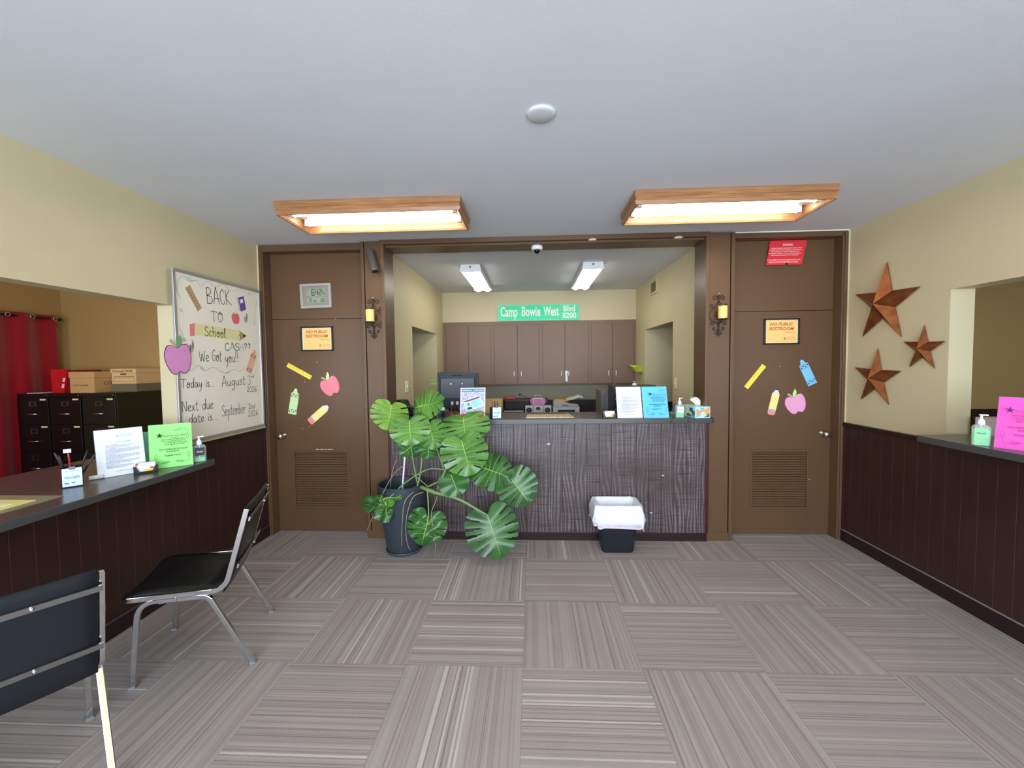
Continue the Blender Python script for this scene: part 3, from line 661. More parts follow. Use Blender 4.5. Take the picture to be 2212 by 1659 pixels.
apple('paper_apple', 'rose red paper apple cut-out on the left door', (-1.82, DY, 1.378), 0, 0.165, 0.42, ('apple_rose', rgb(236, 138, 150)), LF, ('rose', rgb(236, 112, 128)))
apple('paper_apple', 'pink paper apple cut-out on the right door', (2.398, DY, 1.18), 0, 0.165, 0.30, PK, ('leaf_lime', rgb(196, 240, 130)), ('pink', rgb(236, 130, 190)))
def ruler(label, p, q_, w_):
    c = ((p[0]+q_[0])/2, (p[1]+q_[1])/2); L = math.hypot(q_[0]-p[0], q_[1]-p[1]); a = math.atan2(q_[1]-p[1], q_[0]-p[0])
    t = thing('paper_ruler', label, 'paper cut-out', (c[0], DY, c[1]), 0, 'ruler cut-outs')
    obj('ruler_strip', MB().prism(xf([(-L/2, -w_/2), (L/2, -w_/2), (L/2, w_/2), (-L/2, w_/2)], 1, a), -0.002, 0), pm('yellow_paper', rgb(248, 226, 84), 0.7, var=0.06), t)
    m = MB()
    for k in range(10):
        x = -L/2+L*(k+0.8)/10.6; m.rib(xf([(x, w_*0.46), (x, w_*(0.22 if k % 2 else 0.1))], 1, a), 0.0022, -0.0026); m.rib(xf([(x+0.006, w_*0.12), (x+0.008, w_*-0.02)], 1, a), 0.0022, -0.0026)
    obj('ruler_marks', m, pm('olive_ink', rgb(150, 130, 40), 0.7), t)
ruler('yellow paper ruler cut-out slanting down on the left door', (-2.222, 1.583), (-2.0, 1.459), 0.042)
ruler('yellow paper ruler cut-out leaning upward on the right door', (1.966, 1.328), (2.121, 1.526), 0.042)
def crayon(label, base, tip, w_, col, dark, name='paper_crayon', ax=None, rz=0.0, loc=None):
    c = ((base[0]+tip[0])/2, (base[1]+tip[1])/2); L = math.hypot(tip[0]-base[0], tip[1]-base[1]); a = math.atan2(tip[1]-base[1], tip[0]-base[0])-math.pi/2
    t = thing(name, label, 'paper cut-out', loc or (c[0], DY, c[1]), rz, 'crayon cut-outs')
    h = L/2; w2 = w_/2
    O = [(-w2, -h), (w2, -h), (w2, h*0.62), (w2*0.55, h*0.68), (w2*0.3, h*0.95), (0, h), (-w2*0.3, h*0.95), (-w2*0.55, h*0.68), (-w2, h*0.62)]
    obj('crayon_shape', MB().prism(xf(O, 1, a), -0.002, 0), col, t)
    m = MB()
    for zc in (h*0.44, -h*0.74):
        z0 = zc-0.012; m.rib(xf([(-w2, z0-0.001), (w2, z0-0.001)], 1, a), 0.002, -0.0026); m.rib(xf([(-w2, z0+0.025), (w2, z0+0.025)], 1, a), 0.002, -0.0026)
        for k in range(4):
            x = -w2+w_*k/4; up = k % 2
            m.add([(px, -0.0026, pz) for px, pz in xf([(x+0.003, z0+(0.022 if up else 0.003)), (x+w_/4-0.001, z0+(0.022 if up else 0.003)), (x+w_/8, z0+(0.010 if up else 0.016))], 1, a)], [(0, 1, 2)])
    m.rib(xf([(-w2, h*0.56), (w2, h*0.56)], 1, a), 0.0015, -0.0026)
    obj('crayon_bands', m, dark, t, label='dark zigzag bands')
    return t
crayon('pale green paper crayon cut-out on the left door', (-2.194, 1.118), (-2.148, 1.36), 0.078, pm('crayon_green', rgb(212, 238, 176), 0.8), pm('dark_green_ink', rgb(34, 50, 36), 0.6))
crayon('blue paper crayon cut-out on the right door', (2.542, 1.352), (2.438, 1.572), 0.08, pm('crayon_blue', rgb(130, 202, 248), 0.8), pm('dark_blue_ink', rgb(28, 48, 92), 0.6))
def pencil(label, base, tip, w_):
    c = ((base[0]+tip[0])/2, (base[1]+tip[1])/2); L = math.hypot(tip[0]-base[0], tip[1]-base[1]); a = math.atan2(tip[1]-base[1], tip[0]-base[0])-math.pi/2
    t = thing('paper_pencil', label, 'paper cut-out', (c[0], DY, c[1]), 0, 'pencil cut-outs'); h = L/2; w2 = w_/2
    def P(pts, nm, mt): obj(nm, MB().prism(xf(pts, 1, a), -0.002, 0), mt, t)
    P([(-w2, -h+0.05), (w2, -h+0.05), (w2, h*0.62), (w2*0.4, h*0.60), (-w2*0.3, h*0.64), (-w2, h*0.6)], 'pencil_body', pm('pencil_yellow', rgb(246, 234, 150), 0.8, var=0.06))
    P([(-w2, h*0.6), (-w2*0.3, h*0.64), (w2*0.4, h*0.6), (w2, h*0.62), (w2*0.35, h*0.94), (-w2*0.35, h*0.94)], 'pencil_cone', pm('pencil_cone', rgb(236, 228, 236), 0.8))
    P([(-w2*0.35, h*0.94), (w2*0.35, h*0.94), (0, h+0.006)], 'pencil_lead', 'ink')
    P([(-w2, -h+0.034), (w2, -h+0.034), (w2, -h+0.05), (-w2, -h+0.05)], 'pencil_ferrule', pm('ferrule_grey', rgb(176, 178, 198), 0.6))
    P([(-w2*0.7, -h), (w2*0.7, -h), (w2, -h+0.012), (w2, -h+0.034), (-w2, -h+0.034), (-w2, -h+0.012)], 'pencil_eraser', pm('eraser_red', rgb(250, 140, 138), 0.8))
pencil('yellow paper pencil cut-out lying slanted low on the left door', (-2.03, 1.04), (-1.842, 1.198), 0.068)
pencil('yellow paper pencil cut-out standing nearly upright on the right door', (2.185, 1.085), (2.236, 1.312), 0.066)

# candle sconces
def spiral(cx, cz, r0, r1, a0, turns, n=18): return [(cx+(r0+(r1-r0)*k/n)*math.cos(a0+turns*2*math.pi*k/n), cz+(r0+(r1-r0)*k/n)*math.sin(a0+turns*2*math.pi*k/n)) for k in range(n+1)]
def sconce(label, loc):
    t = thing('candle_sconce', label, 'wall sconce', loc, 0, 'iron candle sconces')
    m = MB(); tb = lambda pts, r=0.0032, y=-0.008: m.tube([(x, y, z) for x, z in pts], r, 6)
    tb([(0, 0.17), (0, 0.11)], 0.006); tb([(0.0, 0.11), (0, 0.04)])
    tb([(0, -0.06), (0, -0.16)], 0.007)
    for s in (-1, 1):
        tb([(0.0, 0.12)]+[(s*x, z) for x, z in spiral(0.032, 0.143, 0.022, 0.008, math.pi*0.95, -1.1)])
        tb([(0, 0.125)]+smooth([(s*0.012, 0.10), (s*0.04, 0.06), (s*0.068, 0.03), (s*0.076, -0.01), (s*0.06, -0.045), (s*0.03, -0.06), (0, -0.075)], 4, False))
        tb([(s*0.044, 0.065)]+[(s*x, z) for x, z in spiral(0.058, 0.082, 0.018, 0.006, -math.pi*0.8, 0.95)])
        tb([(s*x, z) for x, z in smooth([(0, -0.10), (0.014, -0.07), (0.04, -0.062)], 4, False)+spiral(0.050, -0.076, 0.016, 0.006, math.pi*0.5, -0.9)])
        tb([(s*x, z) for x, z in smooth([(0, -0.13), (0.02, -0.136), (0.036, -0.128)], 4, False)+spiral(0.036, -0.115, 0.013, 0.004, -math.pi*0.4, 0.9)])
        m.ball((s*0.022, -0.010, -0.158), 0.008, n=8, sz=0.7)
        tb([(s*x, z) for x, z in spiral(0.02, 0.0, 0.022, 0.006, math.pi*0.3, 1.0)], 0.0028)
    m.ball((0, -0.012, -0.165), 0.010, n=10, sz=1.7)
    obj('scrollwork', m, 'iron', t, smooth=True)
    m = MB().tube([(0, -0.01, -0.05), (0, -0.05, -0.062), (0, -0.085, -0.05)], 0.004, 6).lathe([(0.002, -0.05), (0.042, -0.048), (0.045, -0.04), (0.04, -0.044), (0.002, -0.046)], (0, -0.085, 0), 24)
    obj('candle_tray', m, 'iron', t, smooth=True)
    m = MB().lathe([(0.036, -0.044), (0.037, -0.04), (0.037, 0.062), (0.034, 0.066), (0.03, 0.060), (0.002, 0.056)], (0, -0.085, 0), 28).tube([(0, -0.085, 0.056), (0.001, -0.085, 0.07)], 0.0012, 5)
    obj('pillar_candle', m, pm('candle_wax', rgb(232, 206, 128), 0.5, var=0.22, scale=34, sss=0.0), t, smooth=True, label='cream pillar candle')
    obj('nail', MB().ball((0, -0.01, 0.178), 0.004, n=8), 'chrome', t)
sconce('dark iron scroll sconce with cream candle on the left pillar', (-1.335, -0.046, 1.985))
sconce('dark iron scroll sconce with cream candle on the right pillar', (1.655, -0.046, 1.962))

# rusty metal stars on the right wall
RUST = []
def rust(i):
    q = N('rusty_metal'); v, x, y, z = q.obj(); f = q.noise(14, vec=v, detail=6); g = q.noise(60, vec=v, detail=3)
    q.set(Base_Color=q.mix(q.ramp(f, 0.35, 0.65), rgb(120, 66, 34), rgb(160, 96, 52)), Metallic=0.65, Roughness=0.38); q.bump(g, 0.2); return q.m
RU = rust(0)
def barn_star(label, cy, cz, r, a):
    t = thing('barn_star', label, 'wall star', (XR-0.008, cy, cz), -math.pi/2, 'rusty metal barn stars')
    pts = star_pts(r, 0.36, a); dpt = r*0.27
    m = MB(); m.add([(0, -dpt, 0)]+[(x, -0.004, z) for x, z in pts], [(0, (i+1) % 10+1, i+1) for i in range(10)])
    m.add([(x, -0.004, z) for x, z in pts]+[(x, 0.0, z) for x, z in pts], [(i, (i+1) % 10, (i+1) % 10+10, i+10) for i in range(10)]+[tuple(range(10, 20))])
    obj('star_body', m, RU, t)
barn_star('largest rusty metal barn star on the right wall, top of three', -0.385, 1.99, 0.31, math.radians(4))
barn_star('smallest rusty metal barn star, nearest the right wall opening', -0.72, 1.635, 0.162, math.radians(2))
barn_star('medium rusty metal barn star, lowest on the right wall', -0.33, 1.42, 0.232, math.radians(3))

# ------------------------------------------------------------------ whiteboard with marker lettering
WBX = XL+0.030
t = WB = thing('whiteboard', 'large whiteboard reading Back To School We Got you on the left wall', 'whiteboard', (WBX, -0.975, 1.03), math.pi/2)
WW, WH = 0.925, 1.215
def wb(zx, zy):
    """board position of a point read off the enlarged view of the board"""
    p = at('x', WBX, 340+zx/4.365, 560+zy/4.365); return (p.y+0.975, p.z-1.03)
m = MB().box(0, WW, -0.012, 0.002, 0, 0.022).box(0, WW, -0.012, 0.002, WH-0.022, WH).box(0, 0.022, -0.012, 0.002, 0.022, WH-0.022).box(WW-0.022, WW, -0.012, 0.002, 0.022, WH-0.022)
obj('board_frame', m, pm('aluminium', rgb(190, 190, 192), 0.3, 0.6), t, bevel=0.002)
obj('board_surface', B(0.02, WW-0.02, -0.004, 0.004, 0.02, WH-0.02), pm('board_white', rgb(248, 242, 226), 0.22, var=0.02, scale=3, coat=0.3), t)
obj('marker_tray', B(0.06, WW-0.02, -0.03, 0.0, -0.012, 0.0), pm('tray_beige', rgb(190, 176, 130), 0.5), t)
GL = {  # single-line marker alphabet: strokes on a box 1 high
 'A': (.62, [[(0, 0), (.28, 1), (.36, 1), (.6, 0)], [(.08, .33), (.54, .36)]]), 'B': (.6, [[(.02, 0), (.05, 1)], [(0, .92), (.2, 1.05), (.45, .9), (.4, .66), (.06, .52), (.45, .45), (.55, .2), (.35, 0), (.0, .03)]]),
 'C': (.55, [[(.5, .8), (.36, 1), (.12, .82), (.04, .45), (.15, .1), (.38, .02), (.52, .2)]]), 'K': (.6, [[(.06, 1), (.06, 0)], [(.5, 1), (.08, .5), (.28, .25), (.62, 0)]]),
 'T': (.7, [[(0, .95), (.3, 1), (.72, .93)], [(.32, .98), (.3, 0)]]), 'S': (.5, [[(.48, .85), (.28, 1.02), (.06, .85), (.14, .6), (.42, .42), (.46, .16), (.22, 0), (.0, .14)]]),
 'W': (.85, [[(0, 1), (.2, .02), (.4, .75), (.58, .02), (.8, 1.0)]]), 'G': (.6, [[(.52, .86), (.32, 1), (.08, .75), (.06, .3), (.26, .02), (.5, .12), (.52, .45), (.3, .45)]]),
 'N': (.62, [[(.04, 0), (.04, 1), (.5, .05), (.56, 1)]]), 'a': (.48, [[(.4, .5), (.2, .58), (.03, .35), (.08, .05), (.24, .02), (.4, .4), (.4, .1), (.5, 0)]]),
 'b': (.46, [[(.05, 1.05), (.04, .05), (.2, 0), (.4, .2), (.32, .5), (.06, .42)]]), 'c': (.4, [[(.36, .5), (.15, .55), (.03, .3), (.12, .03), (.36, .08)]]),
 'd': (.5, [[(.42, .5), (.2, .55), (.03, .3), (.12, .0), (.36, .12), (.44, .6), (.46, 1.1), (.43, .0)]]), 'e': (.42, [[(.05, .28), (.34, .36), (.3, .56), (.12, .54), (.03, .25), (.14, 0), (.38, .1)]]),
 'g': (.48, [[(.4, .5), (.18, .56), (.04, .32), (.14, .06), (.34, .15), (.42, .5), (.42, -.2), (.28, -.5), (.08, -.42), (.02, -.28)]]), 'h': (.46, [[(.05, 1.1), (.04, 0)], [(.05, .35), (.22, .56), (.36, .4), (.38, 0)]]),
 'i': (.16, [[(.08, .52), (.08, 0)], [(.08, .76), (.09, .80)]]), 'l': (.26, [[(.04, .1), (.14, .7), (.2, 1.0), (.1, 1.05), (.06, .6), (.1, .05), (.22, 0)]]),
 'm': (.66, [[(.04, .52), (.05, 0)], [(.05, .35), (.2, .55), (.3, .4), (.3, 0)], [(.3, .36), (.46, .55), (.56, .4), (.58, 0)]]), 'n': (.46, [[(.04, .55), (.05, 0)], [(.05, .36), (.22, .56), (.36, .4), (.38, 0)]]),
 'o': (.46, [[(.22, .55), (.04, .35), (.1, .04), (.28, 0), (.4, .25), (.32, .52), (.16, .55), (.1, .42), (.3, .36), (.46, .52)]]), 'p': (.46, [[(.05, .52), (.04, -.5)], [(.05, .38), (.24, .56), (.4, .35), (.28, .04), (.06, .1)]]),
 'r': (.36, [[(.04, .54), (.05, 0)], [(.05, .34), (.18, .54), (.32, .5)]]), 's': (.36, [[(.32, .5), (.14, .56), (.06, .42), (.26, .26), (.28, .08), (.12, 0), (0, .08)]]),
 't': (.36, [[(.16, .95), (.14, .1), (.26, 0), (.36, .08)], [(0, .62), (.34, .66)]]), 'u': (.48, [[(.04, .54), (.06, .12), (.2, 0), (.36, .18), (.4, .54), (.4, .1), (.5, 0)]]),
 'x': (.42, [[(.03, .55), (.36, 0)], [(.36, .55), (.03, 0)]]), 'y': (.48, [[(.04, .54), (.08, .18), (.22, .1), (.36, .3)], [(.42, .56), (.36, .0), (.24, -.42), (.08, -.5)]]),
 'D': (.55, [[(.04, 0), (.05, 1), (.4, .8), (.48, .4), (.3, .05), (.02, 0)]]), 'E': (.5, [[(.45, 1), (.05, .98), (.05, 0), (.48, .02)], [(.05, .5), (.36, .5)]]), 'H': (.55, [[(.05, 1), (.05, 0)], [(.46, 1), (.46, 0)], [(.05, .5), (.46, .5)]]),
 '0': (.44, [[(.2, 1), (.03, .6), (.08, .1), (.24, 0), (.38, .4), (.32, .9), (.2, 1)]]), '2': (.46, [[(.03, .8), (.16, 1), (.36, .86), (.3, .5), (.02, .02), (.44, .06)]]),
 '3': (.44, [[(.03, .9), (.2, 1.02), (.36, .84), (.2, .58), (.38, .34), (.24, 0), (.0, .1)]]), '6': (.42, [[(.32, 1), (.1, .7), (.04, .25), (.18, 0), (.36, .18), (.28, .42), (.06, .3)]]),
 '4': (.5, [[(.3, 1), (.02, .35), (.46, .38)], [(.34, .7), (.32, 0)]]), '!': (.2, [[(.1, 1), (.08, .35)], [(.08, .08), (.09, .04)]]), '?': (.4, [[(.03, .8), (.2, 1), (.36, .8), (.2, .5), (.18, .3)], [(.18, .08), (.19, .04)]]),
 '.': (.18, [[(.07, .03), (.09, .0)]]), ' ': (.36, []), 'O': (.6, [[(.3, 1), (.06, .75), (.06, .25), (.3, 0), (.54, .3), (.5, .8), (.28, 1), (.2, .8), (.6, .82)]])}
def hand(m, s, p0, p1, h, th=0.0042, y=-0.0055, mi=0):
    """marker handwriting from p0 to p1 (board coordinates), capital height h"""
    wtot = sum(GL[c][0]+0.09 for c in s)-0.09; L = math.hypot(p1[0]-p0[0], p1[1]-p0[1]); a = math.atan2(p1[1]-p0[1], p1[0]-p0[0]); sx = L/wtot; x = 0.0
    ca, sa = math.cos(a), math.sin(a)
    for c in s:
        w_, st = GL[c]
        for ln in st:
            pts = smooth(ln, 4, False) if len(ln) > 2 else ln
            m.rib([(p0[0]+(x+px)*sx*ca-pz*h*sa, p0[1]+(x+px)*sx*sa+pz*h*ca) for px, pz in pts], th, y, mi)
        x += w_+0.09
def hw(m, s, za, zb, ztop, th=0.0042):
    p0, p1 = wb(*za), wb(*zb); h = wb(za[0], ztop)[1]-p0[1]; hand(m, s, p0, p1, h, th)
m = MB()
hw(m, 'BACK', (465, 415), (690, 432), 272, 0.005); hw(m, 'TO', (505, 585), (612, 595), 488)
hw(m, 'School', (442, 722), (640, 738), 635, 0.0046); hw(m, 'We', (392, 966), (482, 962), 868); hw(m, 'Got', (508, 955), (598, 965), 850)
hw(m, 'you!!', (636, 972), (758, 968), 880)
hw(m, 'Today is...', (215, 1215), (535, 1198), 1132); hw(m, 'August', (604, 1200), (822, 1180), 1112)
hw(m, '3', (845, 1182), (878, 1180), 1100, 0.0035); hw(m, 'rd', (880, 1118), (903, 1116), 1090, 0.0026); hw(m, '2026', (838, 1250), (932, 1246), 1200, 0.0034)
hw(m, 'Next due', (228, 1440), (522, 1405), 1345); hw(m, 'date is...', (292, 1548), (562, 1510), 1468); hw(m, 'September', (606, 1482), (826, 1448), 1378, 0.0036)
hw(m, '2nd', (855, 1412), (915, 1405), 1362, 0.0034); hw(m, '2026', (850, 1482), (942, 1470), 1432, 0.0034)
obj('marker_lettering', m, pm('marker_black', rgb(44, 40, 44), 0.5), t, label='black handwritten marker words')
m = MB(); hw(m, 'CASH??', (632, 862), (874, 862), 790, 0.006)
def squig(pts, th=0.0035): m.rib(smooth([wb(*p) for p in pts], 5, False), th, -0.0052)
squig([(180, 300), (200, 180), (250, 160), (290, 205), (360, 200), (400, 245), (470, 210), (540, 265), (610, 235), (690, 300), (780, 280), (850, 335), (920, 320)])
squig([(180, 200), (172, 280), (200, 345)]); squig([(200, 640), (235, 720), (250, 770)]); squig([(270, 1030), (320, 1045), (380, 1000), (440, 1050), (520, 1020), (590, 1060), (650, 1070), (720, 1035), (770, 1060), (830, 1015)])
squig([(935, 370), (920, 460)]); squig([(925, 520), (905, 600)])
for a_, b_ in (((280, 175), (310, 215)), ((300, 170), (322, 210)), ((190, 330), (215, 370)), ((225, 765), (265, 768)), ((228, 748), (262, 750)), ((395, 1015), (420, 1050)), ((410, 1010), (435, 1045)), ((640, 1080), (660, 1055)), ((655, 1080), (672, 1055)), ((900, 600), (925, 615)), ((850, 325), (880, 320)), ((205, 470), (225, 495)), ((215, 465), (205, 495)), ((222, 465), (232, 500))): m.rib([wb(*a_), wb(*b_)], 0.005, -0.0052)
m.rib([wb(705, 800), wb(735, 870)], 0.02, -0.005)
obj('faded_doodles', m, pm('marker_teal', rgb(176, 206, 194), 0.6), t, label='faint teal squiggles and a wiped word')
def wpoly(pts, mt, nm, y=-0.0048, lab=None): return obj(nm, MB().prism([wb(*p) for p in pts], y, -0.004), mt, t, label=lab)
wpoly([(254, 272), (300, 240), (413, 462), (376, 493)], pm('marker_tan', rgb(190, 160, 120), 0.7, var=0.1), 'ruler_drawing', lab='brown ruler drawing')
m = MB()
for k in range(7): m.rib([wb(272+k*16, 290+k*26), wb(290+k*16, 284+k*26)], 0.003, -0.0056)
obj('ruler_ticks', m, pm('marker_brown', rgb(110, 80, 60), 0.7), t)
wpoly([(757, 362), (808, 348), (832, 475), (782, 494)], pm('marker_purple', rgb(110, 80, 168), 0.7, var=0.15), 'notebook_drawing', lab='purple notebook drawing')
wpoly([(772, 382), (798, 374), (804, 408), (778, 416)], 'paper', 'notebook_label', -0.0052)
m = MB()
for k in range(9): m.rib([wb(742+k*3, 368+k*14), wb(758+k*3, 372+k*14)], 0.003, -0.0052)
obj('notebook_spiral', m, pm('marker_purple', rgb(110, 80, 168), 0.7), t)
c0 = wb(733, 562); s0 = 0.088
obj('apple_drawing', MB().prism(xf(APPLE, s0, 0.1, c0[0], c0[1]), -0.0048, -0.004), pm('marker_red', rgb(226, 112, 112), 0.7, var=0.15, scale=40), t, label='small red apple drawing')
m = MB().rib([wb(730, 530), wb(712, 505)], 0.006, -0.0052).rib([wb(733, 528), wb(735, 500)], 0.004, -0.0052)
obj('apple_stalk', m, pm('marker_brown', rgb(110, 80, 60), 0.7), t)
wpoly([(298, 612), (348, 604), (346, 722), (302, 726)], pm('marker_pink', rgb(232, 130, 140), 0.7, var=0.12), 'pencil_eraser_drawing', lab='pink pencil eraser drawing')
wpoly([(350, 604), (770, 672), (762, 770), (350, 715)], pm('marker_yellow', rgb(232, 226, 170), 0.7, var=0.06), 'pencil_drawing', -0.0046, lab='pale yellow pencil drawing')
wpoly([(764, 672), (832, 722), (766, 770), (774, 735), (762, 715), (776, 695)], pm('marker_khaki', rgb(176, 148, 96), 0.7), 'pencil_tip_drawing', -0.0052); wpoly([(804, 704), (832, 722), (806, 744)], 'ink', 'pencil_lead_drawing', -0.0058)
m = MB()
for cx_, cy_, sc in ((829, 550, 1.0), (318, 815, 1.2)):
    for o_, hh in ((14, 48), (9, 34), (5, 20)):
        P_ = [wb(cx_+o_*sc*math.sin(a_), cy_-hh*sc*math.cos(a_)+(hh-20)*0.1) for a_ in [2*math.pi*k/14 for k in range(12)]]; m.rib(P_, 0.003, -0.0054)
obj('paperclip_drawings', m, 'ink', t)
p = wb(178, 940)
M_ = Matrix.Translation((WBX, -0.975, 1.03)) @ Matrix.Rotation(math.pi/2, 4, 'Z') @ Matrix.Translation((p[0], -0.014, p[1]))
apple('paper_apple', 'orchid pink paper apple cut-out hung over the left edge of the whiteboard', M_.to_translation(), math.pi/2, 0.205, 0.08, ('apple_orchid', rgb(226, 152, 208)), ('leaf_green', rgb(110, 176, 120)), ('plum', rgb(110, 60, 90)))
b0, b1 = wb(850, 1070), wb(912, 855)
tt = crayon('peach paper crayon cut-out at the right edge of the whiteboard', b0, b1, 0.07, pm('crayon_peach', rgb(236, 186, 164), 0.8), pm('dark_brown_ink', rgb(50, 30, 30), 0.6), rz=math.pi/2,
            loc=tuple(Matrix.Translation((WBX, -0.975, 1.03)) @ Matrix.Rotation(math.pi/2, 4, 'Z') @ Vector(((b0[0]+b1[0])/2, -0.006, (b0[1]+b1[1])/2))))

# ------------------------------------------------------------------ sign stands and counter things
def squiggle_line(m, x0, x1, z, h, y, seed=0):
    random.seed(seed); x = x0
    while x < x1:
        w_ = random.uniform(0.006, 0.016); w_ = min(w_, x1-x)
        m.add([(x, y, z), (x+w_, y, z), (x+w_, y, z+h*random.uniform(.7, 1)), (x, y, z+h*random.uniform(.7, 1))], [(0, 1, 2, 3)]); x += w_+0.0025
ACR = glass('clear_acrylic', (0.95, 0.97, 0.98), 0.12)
def stand(name, label, loc, rz, tilt=17, mat_='paper', kind='letter', Wd=0.216, Ht=0.279):
    t = thing(name, label, 'sign', loc, rz)
    M = Matrix.Rotation(math.radians(-tilt), 4, 'X')
    hw_ = Wd/2
    obj('acrylic_holder', B(-hw_-0.002, hw_+0.002, 0.0005, 0.0025, 0.0, Ht+0.002).move(M).box(-hw_, hw_, 0.0, 0.075, 0.0005, 0.003), ACR, t)
    obj('sheet', B(-hw_, hw_, -0.001, 0.0003, 0.002, Ht).move(M), mat_, t)
    m = MB(); y = -0.0016; Hn = Ht
    if kind == 'letter':
        m.prism([(-0.018+a*0.9, Hn*0.85+b*0.6) for a, b in star_pts(0.012, 0.38)], y, y+0.0004)
        m.text('Lone Star', 0.022, Hn*0.855, 1, y, width=0.058, height=0.010, shear=0.2); m.text('Title Loans', 0.022, Hn*0.83, 1, y, width=0.058, height=0.007)
        squiggle_line(m, -0.03, 0.04, Hn*0.72, 0.004, y, 1)
        z = Hn*0.67; n_ = 0
        for par, L_ in ((0.35, 1), (1, 2), (0.3, 1), (1, 4), (0.3, 1), (1, 4), (0.5, 1), (1, 3), (0.4, 1), (0.8, 3)):
            for k in range(L_):
                e = -0.072+0.15*par*(0.75 if k == L_-1 and L_ > 1 else 1.0); squiggle_line(m, -0.072, e, z, 0.0032, y, n_); z -= 0.0062; n_ += 1
            z -= 0.0014
        squiggle_line(m, -0.03, 0.05, Hn*0.10, 0.004, y, 50)
        obj('printed_lines', m, 'grayink', t, label='grey printed paragraphs')
    else:
        dark = {'blue': rgb(30, 90, 130), 'green': rgb(40, 80, 36), 'pink': rgb(180, 60, 140)}[kind]
        ik = pm('print_'+kind, dark, 0.7); st = MB().prism([(-0.055+a, Hn*0.745+b) for a, b in star_pts(0.019, 0.38, 0.1)], y, y+0.0004)
        obj('printed_star', st, pm('star_'+kind, {'blue': rgb(60, 50, 56), 'green': rgb(20, 50, 40), 'pink': rgb(110, 40, 110)}[kind], 0.7), t, label='dark printed star')
        for s, x, zz, w_, h in (('LONE STAR TITLE LOANS', 0.018, .715, .115, .010), ('TO PAY', 0.014, .675, .034, .008), ('8200 CAMP BOWIE WEST', 0.012, .635, .118, .009), ('FORT WORTH TX, 76116', 0.014, .595, .120, .009), ('PHONE: (817) 560-2206', 0.024, .555, .118, .009),
                                ('FAX: (817) 570-9880', 0.018, .515, .10, .009), ('WE APPRECIATE YOUR', 0.010, .405, .145, .013), ('BUSINESS!', 0.006, .355, .062, .011), ('THANK YOU!!', 0.004, .26, .085, .014)):
            m.text(s, x, Hn*zz, 1, y, width=w_, height=h, bold=0.02)
        obj('printed_words', m, ik, t, label='dark printed words')
        m = MB()
        for sx_, sz_, cx_, cz_ in ((-1, 1, 0.085, 0.86), (1, -1, -0.078, 0.12), (-1, -1, 0.085, 0.12)):
            q_ = lambda pts: [(cx_+a*sx_, Hn*cz_-b*sz_+0.0) for a, b in pts]
            m.rib(q_(smooth([(0.07, 0.006), (0.04, 0.0), (0.012, -0.002), (0.0, 0.010), (0.0, 0.03)], 5, False)), 0.0016, y)
            m.rib(q_(smooth([(0.065, 0.006), (0.045, -0.006), (0.03, 0.002), (0.045, 0.008), (0.065, 0.006)], 4, False)), 0.002, y); m.rib(q_(smooth([(0.0, 0.028), (-0.007, 0.042), (0.0, 0.06), (0.008, 0.045), (0.0, 0.028)], 4, False)), 0.002, y)
        obj('printed_flourish', m, pm('flourish_'+kind, {'blue': rgb(60, 150, 200), 'green': rgb(90, 170, 80), 'pink': rgb(220, 80, 170)}[kind], 0.7), t)
    return t
ZC = 1.083
stand('sign_holder', 'white letter sheet in a clear stand on the reception counter, beside the blue one', (0.911, -0.055, ZC), 0.02)
stand('sign_holder', 'sky blue thank you sheet in a clear stand on the reception counter', (1.134, -0.062, ZC), 0.02, mat_=pm('sky_blue_paper', rgb(104, 206, 244), 0.7, var=0.02), kind='blue')
stand('sign_holder', 'white letter sheet in a clear stand on the left counter beside the pen cup', (-2.374, -1.38, 0.93), math.radians(56), tilt=12)
stand('sign_holder', 'bright green thank you sheet in a clear stand on the left counter', (-2.24, -1.188, 0.93), math.radians(42), tilt=14, mat_=pm('lime_paper', rgb(158, 246, 136), 0.7, var=0.02), kind='green')
stand('sign_holder', 'hot pink thank you sheet in a clear stand on the right counter', (2.595, -1.475, ZC), math.radians(-58), tilt=14, mat_=pm('hot_pink_paper', rgb(250, 96, 200), 0.7, var=0.02), kind='pink')
# flyer with an identity card picture
t = thing('flyer_stand', 'white bordered flyer with an identity card on banknotes, behind the monstera leaf', 'sign', (-0.468, -0.055, ZC), 0.03)
M = Matrix.Rotation(math.radians(-17), 4, 'X')
obj('acrylic_holder', B(-0.112, 0.112, 0.0005, 0.0025, 0, 0.284).move(M).box(-0.108, 0.108, 0.0, 0.075, 0.0005, 0.003), ACR, t)
obj('flyer_sheet', B(-0.112, 0.112, -0.001, 0.0004, 0.002, 0.284).move(M), 'paper', t)
q = N('banknote_print'); v, x, y, z = q.obj()
q.set(Base_Color=q.mix(q.ramp(q.noise(70, vec=v, detail=5, rough=0.8), 0.42, 0.58), rgb(150, 150, 186), rgb(222, 226, 238)), Roughness=0.7)
obj('banknote_picture', B(-0.102, 0.102, -0.0014, -0.001, 0.045, 0.246).move(M), q.m, t)
obj('teal_banner', B(-0.102, 0.102, -0.0016, -0.001, 0.247, 0.275).move(M), pm('teal_ink', rgb(80, 132, 146), 0.7), t)
obj('banner_words', MB().text('EMERGENCY', -0.05, 0.254, 1, -0.002, width=0.088, height=0.016, bold=0.03).text('ASSISTANCE', 0.05, 0.254, 1, -0.002, width=0.09, height=0.016, bold=0.03).move(M), 'paper', t)
obj('red_footer', B(-0.102, 0.102, -0.0016, -0.001, 0.014, 0.044).move(M), pm('red_ink', rgb(228, 80, 90), 0.7), t)
R_ = Matrix.Translation((0.005, 0, 0.14)) @ Matrix.Rotation(math.radians(-18), 4, 'Y')
